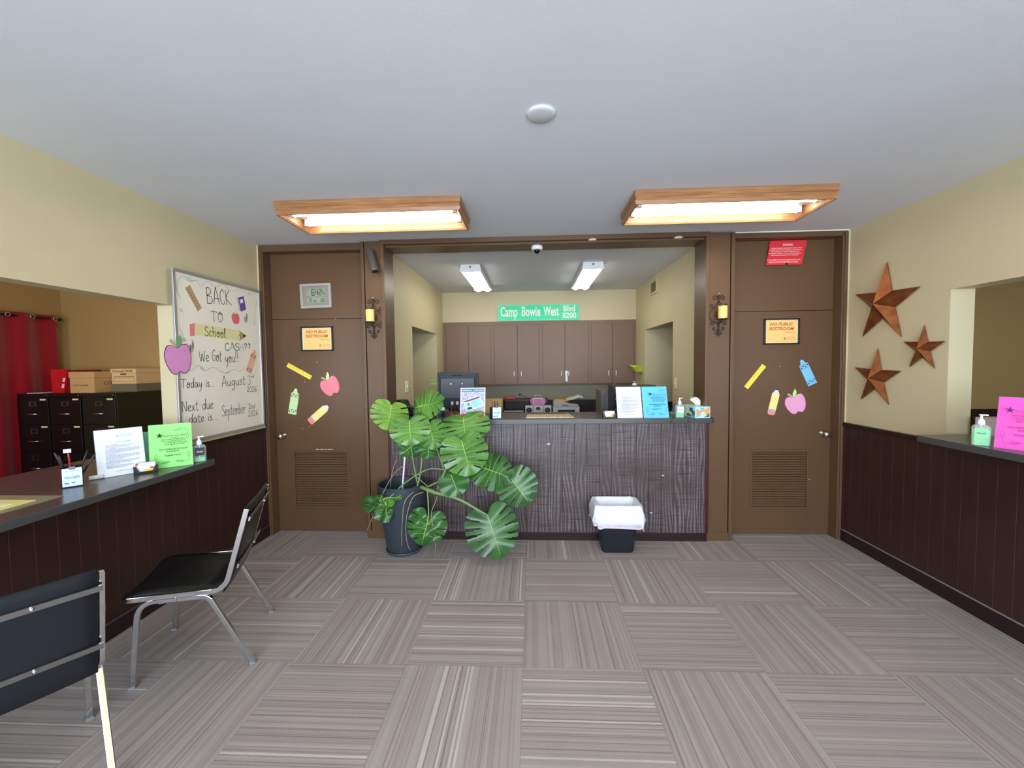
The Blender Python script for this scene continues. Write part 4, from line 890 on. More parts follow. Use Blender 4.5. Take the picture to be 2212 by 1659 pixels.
card = B(-0.078, 0.078, -0.0020, -0.0014, -0.048, 0.05).move(M @ R_); obj('card_picture', card, 'paper', t)
obj('card_field', B(-0.073, 0.073, -0.0024, -0.002, -0.043, 0.028).move(M @ R_), pm('card_cyan', rgb(172, 232, 238), 0.6), t)
obj('card_header', B(-0.073, 0.073, -0.0024, -0.002, 0.034, 0.045).move(M @ R_), pm('card_dark', rgb(96, 84, 96), 0.6), t); obj('card_stripe', B(-0.045, 0.06, -0.0024, -0.002, 0.029, 0.034).move(M @ R_), pm('red_ink', rgb(228, 80, 90), 0.7), t)
m = MB().prism(ell(14, 0.011, 0.015, -0.043, 0.004), -0.0028, -0.0024); obj('portrait_face', m.move(M @ R_), pm('portrait_skin', rgb(170, 120, 110), 0.6), t)
m = MB().prism([(-0.066, -0.042), (-0.020, -0.042), (-0.026, -0.022), (-0.060, -0.022)], -0.0028, -0.0024); obj('portrait_suit', m.move(M @ R_), pm('card_suit', rgb(40, 60, 76), 0.6), t)
m = MB()
for k in range(5): m.box(-0.012, 0.055-0.008*(k % 3), -0.0028, -0.0024, 0.014-k*0.012, 0.018-k*0.012)
obj('card_lines', m.move(M @ R_), pm('card_green', rgb(130, 186, 186), 0.6), t)

def pen_cup(label, loc, rz, pens, zc=0.105):
    t = thing('pen_cup', label, 'pen cup', loc, rz)
    a = 0.042
    m = MB().box(-a, a, -a, -a+0.003, 0, zc).box(-a, a, a-0.003, a, 0, zc).box(-a, -a+0.003, -a, a, 0, zc).box(a-0.003, a, -a, a, 0, zc).box(-a, a, -a, a, 0, 0.004)
    obj('mesh_cup', m, 'blackp', t)
    obj('tag_card', B(-0.038, 0.038, -a-0.004, -a-0.001, 0.006, 0.104), pm('card_blue_white', rgb(222, 238, 255), 0.5, var=0.01), t, bevel=0.002)
    m = MB().text('Review us', 0, 0.086, 1, -a-0.0046, width=0.05, height=0.008).text('on', 0, 0.074, 1, -a-0.0046, width=0.010, height=0.006).text('Google', 0, 0.050, 1, -a-0.0046, width=0.058, height=0.018, bold=0.02)
    m.box(-0.030, -0.014, -a-0.0046, -a-0.004, 0.020, 0.028).box(-0.004, 0.010, -a-0.0046, -a-0.004, 0.022, 0.029)
    obj('tag_print', m, pm('tag_blue', rgb(110, 140, 204), 0.6), t, label='blue printed words')
    obj('badge_clip', B(-0.012, 0.012, -a-0.007, -a-0.003, 0.096, 0.112), 'grayp', t)
    for (x, y, dx, dy, h, c, nm) in pens:
        m = MB().tube([(x, y, 0.02), (x+dx*0.9, y+dy*0.9, h*0.92), (x+dx, y+dy, h)], [0.0045, 0.0045, 0.003], 8)
        p_ = obj('pen', m, pm('pen_'+nm, c, 0.35), t, smooth=True)
        if nm == 'red':
            obj('pen_cap', MB().box(x+dx-0.018, x+dx+0.012, y+dy-0.006, y+dy+0.006, h-0.004, h+0.016), 'white', p_)
    return t
pen_cup('black pen cup with a blue print card tag on the left counter', (-2.44, -1.60, 0.93), math.radians(50),
        [(-0.01, 0, -0.05, 0.0, 0.19, rgb(50, 54, 60), 'grey'), (0.0, 0.01, -0.01, 0.0, 0.185, rgb(176, 50, 60), 'red'), (0.015, 0.01, 0.05, 0.02, 0.18, rgb(24, 26, 28), 'black'), (0.02, -0.01, 0.075, 0.0, 0.165, rgb(28, 36, 34), 'black2'), (-0.015, 0.015, -0.03, 0.02, 0.17, rgb(60, 40, 36), 'brown')])
pen_cup('black pen cup with a card tag on the reception counter, right of the flyer', (-0.265, -0.03, ZC), 0.35,
        [(0.0, 0, -0.006, 0.0, 0.155, rgb(24, 26, 28), 'black'), (-0.01, 0.01, -0.02, 0.0, 0.165, rgb(176, 50, 60), 'red2'), (0.015, 0.0, 0.006, 0.01, 0.148, rgb(24, 26, 28), 'black')], 0.10)

def card_holder(label, loc, rz):
    t = thing('card_holder', label, 'business card holder', loc, rz)
    m = MB().box(-0.056, 0.056, -0.022, 0.022, 0, 0.008).prism([(-0.056, 0.0), (0.056, 0.0), (0.056, 0.045), (0.044, 0.045), (0.03, 0.014), (-0.03, 0.014), (-0.044, 0.045), (-0.056, 0.045)], -0.022, -0.018).box(-0.056, -0.052, -0.022, 0.022, 0, 0.045).box(0.052, 0.056, -0.022, 0.022, 0, 0.045).box(-0.056, 0.056, 0.018, 0.022, 0, 0.04)
    obj('holder_body', m, 'blackp', t)
    c = obj('card_stack', B(-0.046, 0.046, -0.014, 0.014, 0.010, 0.064), 'white', t, bevel=0.001)
    obj('card_yellow', B(-0.01, 0.045, -0.0146, -0.014, 0.011, 0.026), pm('card_yellow', rgb(255, 214, 90), 0.5), t)
    obj('card_red', MB().prism([(-0.046, 0.064), (-0.046, 0.04), (-0.030, 0.064)], -0.0146, -0.014).prism(ell(12, 0.010, 0.006, 0.028, 0.032), -0.0150, -0.014), pm('card_redx', rgb(222, 70, 70), 0.5), t)
    obj('card_words', MB().text('Lone Star', 0.004, 0.048, 1, -0.0150, width=0.052, height=0.009), pm('card_gold', rgb(206, 170, 60), 0.5), t)
card_holder('black business card holder with yellow and white cards on the reception counter', (0.728, -0.06, ZC), 0.02)
card_holder('black business card holder with yellow and white cards on the left counter', (-2.285, -1.325, 0.93), math.radians(46))

def sanitizer(label, loc, rz, lab, fill, name2, gel):
    t = thing('sanitizer_bottle', label, 'hand sanitizer', loc, rz, 'pump sanitizer bottles')
    def oct(z, a, b): 
        c = 0.008; return [(a-c, -b, z), (a, -b+c, z), (a, b-c, z), (a-c, b, z), (-a+c, b, z), (-a, b-c, z), (-a, -b+c, z), (-a+c, -b, z)][::-1]
    m = MB().ring([oct(0, .036, .022), oct(0.10, .037, .023), oct(0.112, .030, .020), oct(0.118, .014, .013)])
    obj('bottle', m, glass('clear_plastic', (0.9, 0.97, 0.95), 0.22), t, bevel=0.002)
    m = MB().ring([oct(0.004, .0335, .0195), oct(fill, .0345, .0205)]); obj('green_gel', m, gel, t, label='pale green gel')
    m = MB().box(-0.026, 0.026, -0.0242, -0.0232, 0.045, 0.098); lb = obj('bottle_label', m, lab, t)
    obj('label_print', MB().text('Purell', 0, 0.066, 1, -0.0247, width=0.034, height=0.014, bold=0.02, shear=0.2), name2, t)
    m = MB().lathe([(0.015, 0.116), (0.0155, 0.128), (0.013, 0.142), (0.006, 0.148), (0.0055, 0.165), (0.010, 0.167), (0.010, 0.172), (0.002, 0.174)], n=18).box(-0.006, 0.026, -0.005, 0.005, 0.166, 0.173)
    obj('pump', m, 'white', t, smooth=False)
    m = MB().tube([(0, 0, 0.118), (0, 0.0, 0.01)], 0.0025, 6); obj('dip_tube', m, 'white', t)
GEL = glass('green_gel', rgb(120, 232, 150), 0.8)
sanitizer('green gel pump sanitizer bottle with white label on the reception counter', (1.336, -0.045, ZC), 0.0, pm('label_white', rgb(238, 246, 246), 0.5), 0.055, pm('label_navy', rgb(60, 70, 130), 0.5), GEL)
sanitizer('nearly empty pump sanitizer bottle with black label at the left counter end', (-2.185, -1.03, 0.93), math.radians(42), pm('label_black', rgb(40, 38, 46), 0.4), 0.03, 'white', GEL)
sanitizer('green gel pump sanitizer bottle with blue label on the right counter beside the pink sheet', (2.532, -1.322, ZC), math.radians(-40), pm('label_green', rgb(140, 214, 150), 0.5), 0.09, pm('label_blue', rgb(46, 84, 120), 0.5), GEL)

# tissue box
t = thing('tissue_box', 'patterned tissue box with a white tissue pulled up at the right end of the counter', 'tissue box', (1.505, 0.0, ZC), 0.13)
def facem(nm, seed):
    q = N(nm); v, x, y, z = q.obj(); vo = q.n('ShaderNodeTexVoronoi'); vo.inputs['Scale'].default_value = 26; vo.inputs['Randomness'].default_value = 1.0; q.link(v, vo.inputs['Vector'])
    cr = q.n('ShaderNodeValToRGB'); cr.color_ramp.interpolation = 'CONSTANT'; e = cr.color_ramp.elements
    sep = q.n('ShaderNodeSeparateXYZ'); q.link(vo.outputs['Color'], sep.inputs[0]); q.link(sep.outputs[0], cr.inputs[0])
    cols = [rgb(190, 244, 240), rgb(96, 66, 120), rgb(200, 230, 110), rgb(70, 96, 104), rgb(244, 160, 96), rgb(108, 196, 226)]
    e[0].position = 0; e[0].color = (*cols[0], 1); e[1].position = 0.22; e[1].color = (*cols[1], 1)
    for k, c in enumerate(cols[2:]): n_ = e.new(0.42+0.15*k); n_.color = (*c, 1)
    q.set(Base_Color=cr.outputs[0], Roughness=0.5); return q.m
obj('carton', B(-0.066, 0.066, -0.09, 0.13, 0, 0.098), pm('carton_aqua', rgb(186, 236, 228), 0.5), t, bevel=0.002)
obj('carton_front_print', B(-0.058, 0.058, -0.0915, -0.090, 0.008, 0.090), facem('leaf_print', 1), t)
obj('carton_side_print', B(-0.0672, -0.066, -0.082, 0.12, 0.008, 0.090), facem('leaf_print', 2), t)
obj('top_slot', MB().zprism(ell(20, 0.03, 0.07, 0, 0.02), 0.098, 0.0988), 'white', t)
m = MB(); rings = []
for k, (z, r, cx_, cy_) in enumerate(((0.099, 0.012, 0.012, 0.0), (0.115, 0.026, 0.0, 0.0), (0.135, 0.036, -0.018, 0.0), (0.155, 0.036, -0.032, 0.004), (0.166, 0.022, -0.03, 0.005))):
    rings.append([(cx_+r*(1+0.25*math.sin(3*a_+k))*math.cos(a_), cy_+r*0.55*(1+0.3*math.sin(4*a_+1.3*k))*math.sin(a_), z+0.010*math.sin(2*a_+k)) for a_ in [2*math.pi*j/20 for j in range(20)]])
m.ring(rings); obj('tissue', m, pm('tissue_white', rgb(248, 248, 250), 0.9, var=0.02), t, smooth=True, label='white pulled-up tissue')
t = thing('tape_dispenser', 'black tape dispenser behind the sanitizer and tissue box on the reception counter', 'tape dispenser', (1.43, 0.22, ZC), -0.3)
m = MB().prism(smooth([(-0.07, 0), (-0.068, 0.05), (-0.055, 0.088), (-0.02, 0.092), (0.02, 0.078), (0.07, 0.056), (0.085, 0.05), (0.085, 0.035), (0.04, 0.035), (0.03, 0.0)], 3), -0.02, 0.02)
obj('dispenser_body', m, 'blackp', t, bevel=0.002); obj('grey_base', B(-0.085, -0.05, -0.022, 0.022, 0, 0.02), 'grayp', t)
t = thing('counter_mat', 'tan paper mat on a thin dark board lying mid counter', 'mat', (0.195, 0.03, ZC))
obj('dark_board', B(-0.26, 0.30, -0.105, 0.16, 0.0, 0.003), pm('dark_board', rgb(84, 80, 80), 0.5), t)
q = N('tan_paper'); v, x, y, z = q.obj(); q.set(Base_Color=q.mix(q.ramp(q.noise(60, vec=v, detail=4), 0.45, 0.6), rgb(216, 196, 156), rgb(176, 150, 110)), Roughness=0.8)
obj('tan_paper', MB().zprism([(-0.19, -0.075), (0.23, -0.075), (0.21, 0.13), (-0.18, 0.13)], 0.003, 0.012), q.m, t)
t = thing('counter_mat', 'pale yellow paper on a clear mat at the near end of the left counter', 'mat', (-2.45, -1.98, 0.93), math.radians(90))
obj('clear_mat', B(-0.25, 0.2, -0.17, 0.17, 0, 0.003), pm('olive_mat', rgb(150, 140, 110), 0.3), t)
obj('yellow_paper', B(-0.25, 0.12, -0.12, 0.12, 0.003, 0.006), pm('pale_yellow_paper', rgb(240, 226, 140), 0.7), t); obj('white_paper', B(-0.25, 0.06, -0.08, 0.02, 0.006, 0.008), pm('cream_paper', rgb(250, 246, 214), 0.7), t)

# ------------------------------------------------------------------ behind the reception counter
t = thing('office_desk', 'dark office desk standing behind the reception counter under the monitor', 'desk', (0.1, 0.85, 0))
obj('desk_top', B(-1.25, 1.5, 0.50, 1.25, 0.73, 0.76), 'laminate2', t, world=True)
for x in (-1.2, -0.2, 0.6, 1.42): obj('desk_leg', B(x, x+0.05, 0.55, 0.95, 0, 0.73), 'blackp', t, world=True)
t = thing('computer_monitor', 'black computer monitor seen from behind on the desk left of the flyer', 'monitor', (-0.74, 0.78, 0.76), 0.05)
X0, X1, Z0, Z1 = -0.222, 0.222, 0.33, 0.725
obj('bezel', B(X0, X1, 0.0, 0.035, Z0, Z1), 'blackp', t, bevel=0.006)
m = MB().add([(X0+0.01, 0, Z0+0.01), (X1-0.01, 0, Z0+0.01), (X1-0.01, 0, Z1-0.01), (X0+0.01, 0, Z1-0.01), (X0+0.045, -0.035, Z0+0.12), (X1-0.045, -0.035, Z0+0.12), (X1-0.045, -0.035, Z1-0.07), (X0+0.045, -0.035, Z1-0.07)],
             [(0, 1, 5, 4), (1, 2, 6, 5), (2, 3, 7, 6), (3, 0, 4, 7), (4, 5, 6, 7)])
obj('back_shell', m, pm('monitor_shell', rgb(66, 74, 84), 0.4), t)
obj('brand_lettering', MB().text('acer', 0, 0, 1, 0, width=0.11, height=0.035, bold=0.01).move(Matrix.Translation((0, -0.0185, Z1-0.045)) @ Matrix.Rotation(math.radians(30), 4, 'X')), 'blackp', t)
m = MB()
for x, z in ((-0.07, 0.60), (0.05, 0.60), (-0.07, 0.48), (0.05, 0.48)): m.prism(ell(10, 0.005, 0.005, x, z), -0.0365, -0.035)
obj('mount_screw', m, 'chrome', t)
m = MB()
for s in (-1, 1):
    for k in range(12): m.box(min(s*0.19, s*0.212), max(s*0.19, s*0.212), -0.004, 0.001, 0.36+k*0.026, 0.372+k*0.026)
obj('vent_slots', m, 'grayp', t)
m = MB()
for x in (-0.075, -0.02): m.box(x, x+0.026, -0.026, -0.012, 0.375, 0.41)
obj('cable_plug', m, 'white', t, label='white cable plugs')
m = MB().tube([(-0.06, -0.02, 0.38), (-0.075, -0.03, 0.3), (-0.05, -0.02, 0.1), (-0.02, 0.0, 0.01)], 0.004, 6).tube([(-0.005, -0.02, 0.38), (0.03, -0.04, 0.3), (0.04, -0.03, 0.12), (0.05, 0.0, 0.01)], 0.004, 6)
obj('cables', m, 'grayp', t, smooth=True)
obj('stand_neck', B(-0.05, 0.05, 0.0, 0.04, 0.015, Z0+0.02), 'blackp', t); obj('stand_foot', B(-0.12, 0.12, -0.09, 0.11, 0, 0.018), 'blackp', t, bevel=0.006)
t = thing('monitor_side_screen', 'small grey blue framed screen between the monitor and the flyer', 'screen', (-0.56, 0.52, 0.76))
obj('screen_panel', B(-0.07, 0.09, 0, 0.015, 0.2, 0.41), pm('screen_grey', rgb(104, 118, 134), 0.3), t, bevel=0.003); obj('screen_stand', B(-0.05, 0.06, -0.02, 0.08, 0, 0.2), 'blackp', t)

t = thing('desk_phone', 'black desk phone with raised display behind the leaves at the counter left end', 'phone', (-1.12, 0.28, ZC), -0.2)
m = MB().prism([(-0.11, 0.0), (0.10, 0.0), (0.10, 0.075), (-0.03, 0.085), (-0.06, 0.145), (-0.12, 0.15), (-0.125, 0.135), (-0.08, 0.06)], -0.07, 0.07)
obj('phone_body', m, 'blackp', t, bevel=0.004)
m = MB().tube([(-0.07, -0.075, 0.03), (-0.02, -0.085, 0.012), (0.05, -0.08, 0.02)], [0.016, 0.012, 0.016], 8); obj('handset', m, 'blackp', t, smooth=True)
t = thing('pen_cup', 'dark cup holding pink scissors beside the monitor on the reception counter', 'pen cup', (-0.86, 0.12, ZC))
m = MB().lathe([(0.03, 0), (0.033, 0.085), (0.030, 0.085), (0.028, 0.004), (0.002, 0.004)], n=18, cap=False); obj('cup', m, 'blackp', t, smooth=True)
m = MB().tube([(0.0, 0, 0.03), (-0.035, -0.01, 0.115)], 0.006, 6)
for k in (0, 1):
    c_ = (-0.052+0.03*k, -0.012, 0.128+0.008*k); m.tube([(c_[0]+0.016*math.cos(a_), c_[1], c_[2]+0.023*math.sin(a_)) for a_ in [2*math.pi*j/12 for j in range(13)]], 0.005, 6)
obj('scissors', m, pm('scissor_pink', rgb(200, 70, 110), 0.4), t, smooth=True, label='pink scissors')
t = thing('spray_bottle', 'small translucent blue bottle beside the monitor edge', 'bottle', (-0.81, 0.22, ZC))
m = MB().lathe([(0.022, 0), (0.028, 0.03), (0.028, 0.09), (0.018, 0.125), (0.014, 0.15), (0.012, 0.152)], n=16); obj('bottle', m, pm('blue_plastic', rgb(120, 160, 190), 0.25), t, smooth=True); obj('cap', MB().lathe([(0.014, 0.15), (0.013, 0.166), (0.002, 0.168)], n=14), 'white', t, smooth=True)
for x, y, l in ((-0.64, 0.18, 'tangled heap of red and dark rubber bands and clips near the monitor'),):
    m = MB(); random.seed(8)
    for k in range(14):
        a0 = random.uniform(0, 6.28); cx_, cy_ = random.uniform(-0.08, 0.08), random.uniform(-0.04, 0.04); r_ = random.uniform(0.02, 0.05)
        m.tube([(cx_+r_*math.cos(a0+j*0.6), cy_+r_*0.6*math.sin(a0+j*0.6), 0.006+0.004*(k % 5)+0.012*(j % 3)) for j in range(8)], 0.0025, 5)
    o = obj('rubber_bands', m, pm('rubber_red', rgb(170, 70, 60), 0.6)); o.location = (x, y, ZC); tag(o, l, 'rubber bands', kind='stuff')
t = thing('label_note', 'small white label block standing under the monitor corner', 'note', (-0.775, 0.16, ZC)); obj('note_block', B(-0.018, 0.018, -0.01, 0.01, 0, 0.085), 'blackp', t); obj('note_card', B(-0.018, 0.018, -0.012, -0.01, 0.055, 0.085), 'white', t)

# document rack hidden by the two sign stands
t = thing('document_rack', 'dark document rack rising just above the white and blue sheets', 'rack', (1.08, 0.62, 0.76))
obj('rack_top', MB().box(-0.20, 0.24, -0.02, 0.22, 0.545, 0.572), 'blackp', t, bevel=0.003)
obj('rack_side', B(-0.20, -0.17, -0.02, 0.22, 0, 0.545), 'blackp', t); obj('rack_side', B(0.21, 0.24, -0.02, 0.22, 0, 0.545), 'blackp', t); obj('rack_back', B(-0.17, 0.21, 0.2, 0.22, 0, 0.545), 'blackp', t)
for k in range(4): obj('rack_shelf', B(-0.17, 0.21, -0.02, 0.2, 0.1+0.11*k, 0.108+0.11*k), 'grayp', t)
t = thing('binder_clip', 'white binder clip standing on the dark rack above the white sheet', 'clip', (1.105, 0.61, 1.332))
obj('clip_body', B(-0.02, 0.02, -0.008, 0.008, -0.0, 0.02), 'white', t); obj('clip_ring', MB().tube([(0.010*math.cos(a_), 0, 0.030+0.010*math.sin(a_)) for a_ in [2*math.pi*j/14 for j in range(15)]], 0.002, 6), 'chrome', t)
t = thing('wire_holder', 'small forked wire holder at the left corner of the dark rack', 'holder', (0.90, 0.62, 1.332))
obj('wire_fork', MB().tube([(-0.02, 0, 0.028), (-0.005, 0, 0.0), (0.006, 0, 0.002), (0.02, 0, 0.028)], 0.002, 6), 'steel', t)
t = thing('computer_tower', 'grey computer tower standing left of the white sheet behind the counter', 'computer', (0.895, 0.96, 0.76))
obj('tower_case', B(-0.09, 0.06, -0.10, 0.25, 0, 0.51), pm('tower_grey', rgb(98, 96, 90), 0.5), t, bevel=0.004); obj('front_bay', B(-0.03, 0.04, -0.105, -0.10, 0.22, 0.44), pm('tower_silver', rgb(112, 116, 122), 0.4), t)

t = thing('back_counter', 'low back counter along the office rear wall under the cabinets', 'counter', (0.16, 2.6, 0))
obj('worktop', B(OL+0.005, OR-0.005, 2.35, 3.03, 0.79, 0.82), 'laminate2', t, world=True); obj('counter_base', B(OL+0.005, OR-0.005, 2.42, 3.03, 0, 0.79), 'base', t, world=True)
ZB = 0.82
t = thing('file_box', 'manila folders stacked upright beside the flyer on the back counter', 'folders', (-0.53, 2.62, ZB))
q = N('manila'); v, x, y, z = q.obj(); q.set(Base_Color=q.mix(q.noise(1.0, vec=q.comb(q.math('MULTIPLY', x, 90.0), 0.0, 0.0)), rgb(232, 208, 150), rgb(200, 172, 112)), Roughness=0.8)
obj('folders', MB().prism([(-0.22, 0), (0.14, 0), (0.145, 0.215), (0.06, 0.225), (-0.1, 0.22), (-0.2, 0.235)], -0.06, 0.14), q.m, t)
t = thing('desk_organizer', 'dark wooden organizer unit on the back counter below the small red sign', 'organizer', (-0.06, 2.75, ZB))
obj('organizer_case', B(-0.30, 0.36, 0.06, 0.28, 0, 0.165), pm('espresso_wood', rgb(46, 34, 34), 0.4), t); obj('organizer_lid', B(-0.305, 0.37, 0.04, 0.28, 0.165, 0.20), pm('espresso_red', rgb(70, 44, 42), 0.4), t, bevel=0.003)
m = MB()
for k in range(8): m.box(-0.29+k*0.08, -0.23+k*0.08, 0.052, 0.06, 0.03, 0.155)
obj('organizer_slot', m, pm('slot_dark', rgb(36, 34, 38), 0.5), t)
t = thing('red_plaque', 'small red plaque lettered in pale capitals standing on the dark organizer', 'sign', (-0.285, 2.86, ZB+0.20))
obj('plaque', B(-0.085, 0.085, -0.004, 0.004, 0, 0.048), pm('plaque_red', rgb(190, 62, 62), 0.5), t, bevel=0.002); obj('plaque_words', MB().text('NO SMOKING', 0, 0.016, 1, -0.0046, width=0.14, height=0.02, bold=0.02), pm('plaque_pink', rgb(240, 170, 165), 0.5), t)
t = thing('paper_cutter', 'dark tray with a pale metal edge lying below the organizer', 'tray', (-0.20, 2.55, ZB)); obj('tray_body', B(-0.18, 0.14, 0, 0.16, 0, 0.055), 'blackp', t, bevel=0.003); obj('pale_edge', B(-0.165, 0.13, -0.003, 0, 0.03, 0.05), pm('pale_metal', rgb(190, 180, 160), 0.4), t)
t = thing('stereo', 'silver mini stereo with two speakers on the back counter under the pink case', 'stereo', (0.15, 2.48, ZB))
for x in (-0.135, 0.137):
    s = obj('speaker', B(x-0.057, x+0.057, 0, 0.12, 0, 0.125), 'lgray', t, bevel=0.004)
    obj('speaker_cone', MB().prism(ell(18, 0.042, 0.038, x, 0.062), -0.004, 0).prism(ell(16, 0.028, 0.026, x, 0.07), -0.007, -0.004, 1), ['blackp', pm('cone_navy', rgb(52, 52, 84), 0.4)], s)
obj('player', B(-0.074, 0.076, 0.0, 0.13, 0, 0.125), 'lgray', t, bevel=0.004); obj('player_dial', MB().prism(ell(16, 0.034, 0.026, 0.0, 0.085), -0.004, 0), pm('cone_navy', rgb(52, 52, 84), 0.4), t)
obj('stereo_handle', MB().tube([(-0.068, 0.06, 0.12), (-0.068, 0.06, 0.21), (-0.055, 0.06, 0.225), (0.055, 0.06, 0.225), (0.068, 0.06, 0.21), (0.068, 0.06, 0.12)], 0.006, 8), 'white', t, smooth=True)
t = thing('pink_case', 'pink oval case with a handle resting behind the stereo handle', 'case', (0.15, 2.68, ZB+0.10))
obj('case_shell', MB().prism(rrect(-0.12, 0.12, 0.01, 0.135, 0.06, 8), -0.04, 0.04), pm('case_pink', rgb(206, 128, 190), 0.45), t, bevel=0.012); obj('case_handle', MB().tube([(-0.05, 0, 0.13), (-0.05, 0, 0.165), (0.05, 0, 0.165), (0.05, 0, 0.13)], 0.005, 6), pm('case_pale', rgb(224, 190, 214), 0.4), t)
obj('case_stand', B(-0.1, 0.1, -0.04, 0.04, -0.10, 0.012), 'blackp', t)
t = thing('desk_microphone', 'thin gooseneck microphone leaning left above the organizer', 'microphone', (0.03, 2.83, ZB+0.20)); obj('gooseneck', MB().tube([(0.0, 0, 0), (-0.04, 0, 0.018), (-0.10, 0, 0.042), (-0.15, 0, 0.066)], 0.003, 6), 'ink', t, smooth=True); obj('mic_head', MB().ball((-0.16, 0, 0.073), 0.014, n=12), 'blackp', t, smooth=True)
t = thing('printer', 'grey desktop printer with papers on top at the centre of the back counter', 'printer', (0.56, 2.5, ZB))
GR = pm('printer_grey', rgb(168, 174, 180), 0.4)
obj('printer_base', B(-0.19, 0.20, 0, 0.3, 0, 0.10), 'lgray', t, bevel=0.008); obj('printer_lid', MB().prism([(-0.185, 0.10), (0.195, 0.10), (0.185, 0.135), (0.06, 0.15), (-0.03, 0.185), (-0.185, 0.185)], 0.0, 0.3), GR, t, bevel=0.005)
obj('paper_tray', B(-0.12, 0.13, -0.012, 0.0, 0.02, 0.062), pm('tray_navy', rgb(36, 40, 56), 0.4), t); obj('control_panel', B(-0.06, 0.03, -0.003, 0.0, 0.12, 0.135), pm('panel_blue', rgb(96, 108, 124), 0.4), t)
t = thing('orange_folder', 'orange folder lying flat on the left half of the grey printer', 'folder', (0.49, 2.65, ZB+0.185)); obj('folder', MB().zprism([(-0.10, -0.1), (0.11, -0.1), (0.11, 0.1), (-0.1, 0.1)], 0, 0.022), pm('folder_orange', rgb(224, 162, 84), 0.7), t)
t = thing('curled_paper', 'curled pale green white papers fanned at the right side of the printer', 'papers', (0.67, 2.66, ZB+0.188))
m = MB()
for k, (w0, zz) in enumerate(((0.17, 0.0), (0.14, 0.012))):
    P0 = [(-0.09, zz+0.002), (0.0, zz+0.02), (0.10, zz+0.05), (0.15+k*0.0, zz+0.036)]
    m.add([(a, -0.1, b) for a, b in P0]+[(a, 0.1, b+0.01) for a, b in P0]+[(a, -0.1, b+0.008) for a, b in P0]+[(a, 0.1, b+0.018) for a, b in P0], [(i, i+1, i+5, i+4) for i in range(3)]+[(i+8, i+12, i+13, i+9) for i in range(3)]+[(i, i+8, i+9, i+1) for i in range(3)])
obj('paper_fan', m, pm('mint_paper', rgb(222, 240, 222), 0.7), t)

# ------------------------------------------------------------------ left room
CW = [(-5.83, -5.445), (-5.44, -5.055), (-5.045, -4.645)]
CL = ['black four drawer file cabinet next to the red curtain', 'black four drawer file cabinet in the middle of the three', 'greenish black file cabinet nearest the whiteboard']
def file_cabinet(x0, x1, mat_, label):
    w2 = (x1-x0)/2; t = thing('file_cabinet', label, 'file cabinet', ((x0+x1)/2, 0.8, 0), 0, 'file cabinets in the left room')
    obj('cabinet_shell', B(-w2, w2, 0.012, 0.655, 0.02, 1.29).box(-w2, w2, 0.0, 0.012, 1.245, 1.29), mat_, t, bevel=0.003)
    obj('lock', MB().prism(ell(10, 0.008, 0.008, w2-0.03, 1.268), -0.006, 0), 'chrome', t)
    for k in range(4):
        z1 = 1.243-0.312*k; z0 = z1-0.306
        d = obj('drawer', B(-w2+0.006, w2-0.006, -0.006, 0.012, z0+0.003, z1), mat_, t, bevel=0.003)
        m = MB().box(-0.036, 0.036, -0.012, -0.006, z1-0.048, z1-0.042).box(-0.036, 0.036, -0.012, -0.006, z1-0.096, z1-0.09).box(-0.036, -0.030, -0.012, -0.006, z1-0.09, z1-0.048).box(0.030, 0.036, -0.012, -0.006, z1-0.09, z1-0.048)
        obj('label_holder', m, 'steel', d)
        obj('drawer_handle', MB().tube([(-0.075, -0.008, z1-0.185), (-0.05, -0.035, z1-0.183), (0.05, -0.035, z1-0.183), (0.075, -0.008, z1-0.185)], [0.006, 0.009, 0.009, 0.006], 8), 'chrome', d, smooth=True)
        if k < 2: obj('drawer_label', B(w2-0.10, w2-0.03, -0.008, -0.006, z1-0.03, z1-0.012), pm('label_cream', rgb(240, 240, 190), 0.6), d)
file_cabinet(*CW[0], pm('cab_black', rgb(20, 16, 17), 0.35), CL[0]); file_cabinet(*CW[1], pm('cab_black', rgb(20, 16, 17), 0.35), CL[1]); file_cabinet(*CW[2], pm('cab_green_black', rgb(30, 32, 22), 0.4), CL[2])
CARD = pm('cardboard', rgb(214, 172, 116), 0.85, var=0.06, scale=20); CARD2 = pm('cardboard_light', rgb(236, 200, 146), 0.85, var=0.05, scale=20)
def carton(name, label, x0, x1, y0, y1, z0, z1, lid, mt, words, side):
    t = thing(name, label, 'box', ((x0+x1)/2, y0, z0), 0, 'cardboard file boxes'); w2 = (x1-x0)/2; D_ = y1-y0; h = z1-z0
    obj('box_body', B(-w2+0.008, w2-0.008, 0.008, D_-0.008, 0, h-0.01), mt, t); obj('box_lid', B(-w2, w2, 0, D_, h-lid, h), mt, t, bevel=0.003)
    m = MB()
    for s, x, z, w_, hh in words: m.text(s, x, z, 1, 0.0065 if z < h-lid else -0.0012, width=w_, height=hh, bold=0.02)
    obj('box_print', m, pm('print_umber', rgb(120, 84, 40), 0.8), t, label='brown printed words')
    if side:
        m = MB().text(side, 0.2, 0.09, 1, 0, width=0.17, height=0.055, bold=0.01); m.move(Matrix.Translation((w2-0.0065, 0, 0)) @ Matrix.Rotation(math.pi/2, 4, 'Z'))
        obj('side_print', m, pm('print_umber', rgb(120, 84, 40), 0.8), t)
    return t
carton('cardboard_box', 'tan cardboard box printed COPY PAPER on the file cabinets', -5.275, -4.965, 0.87, 1.30, 1.29, 1.535, 0.07, CARD, [('COPY PAPER', -0.02, 0.08, 0.19, 0.025)], 'COPY')
t = thing('storage_box', 'grey bottomed storage box under the Current 2024 file box lid', 'box', (-4.80, 1.06, 1.29)); obj('box_base', B(-0.155, 0.155, 0, 0.38, 0, 0.095), pm('box_grey', rgb(126, 116, 92), 0.8), t)
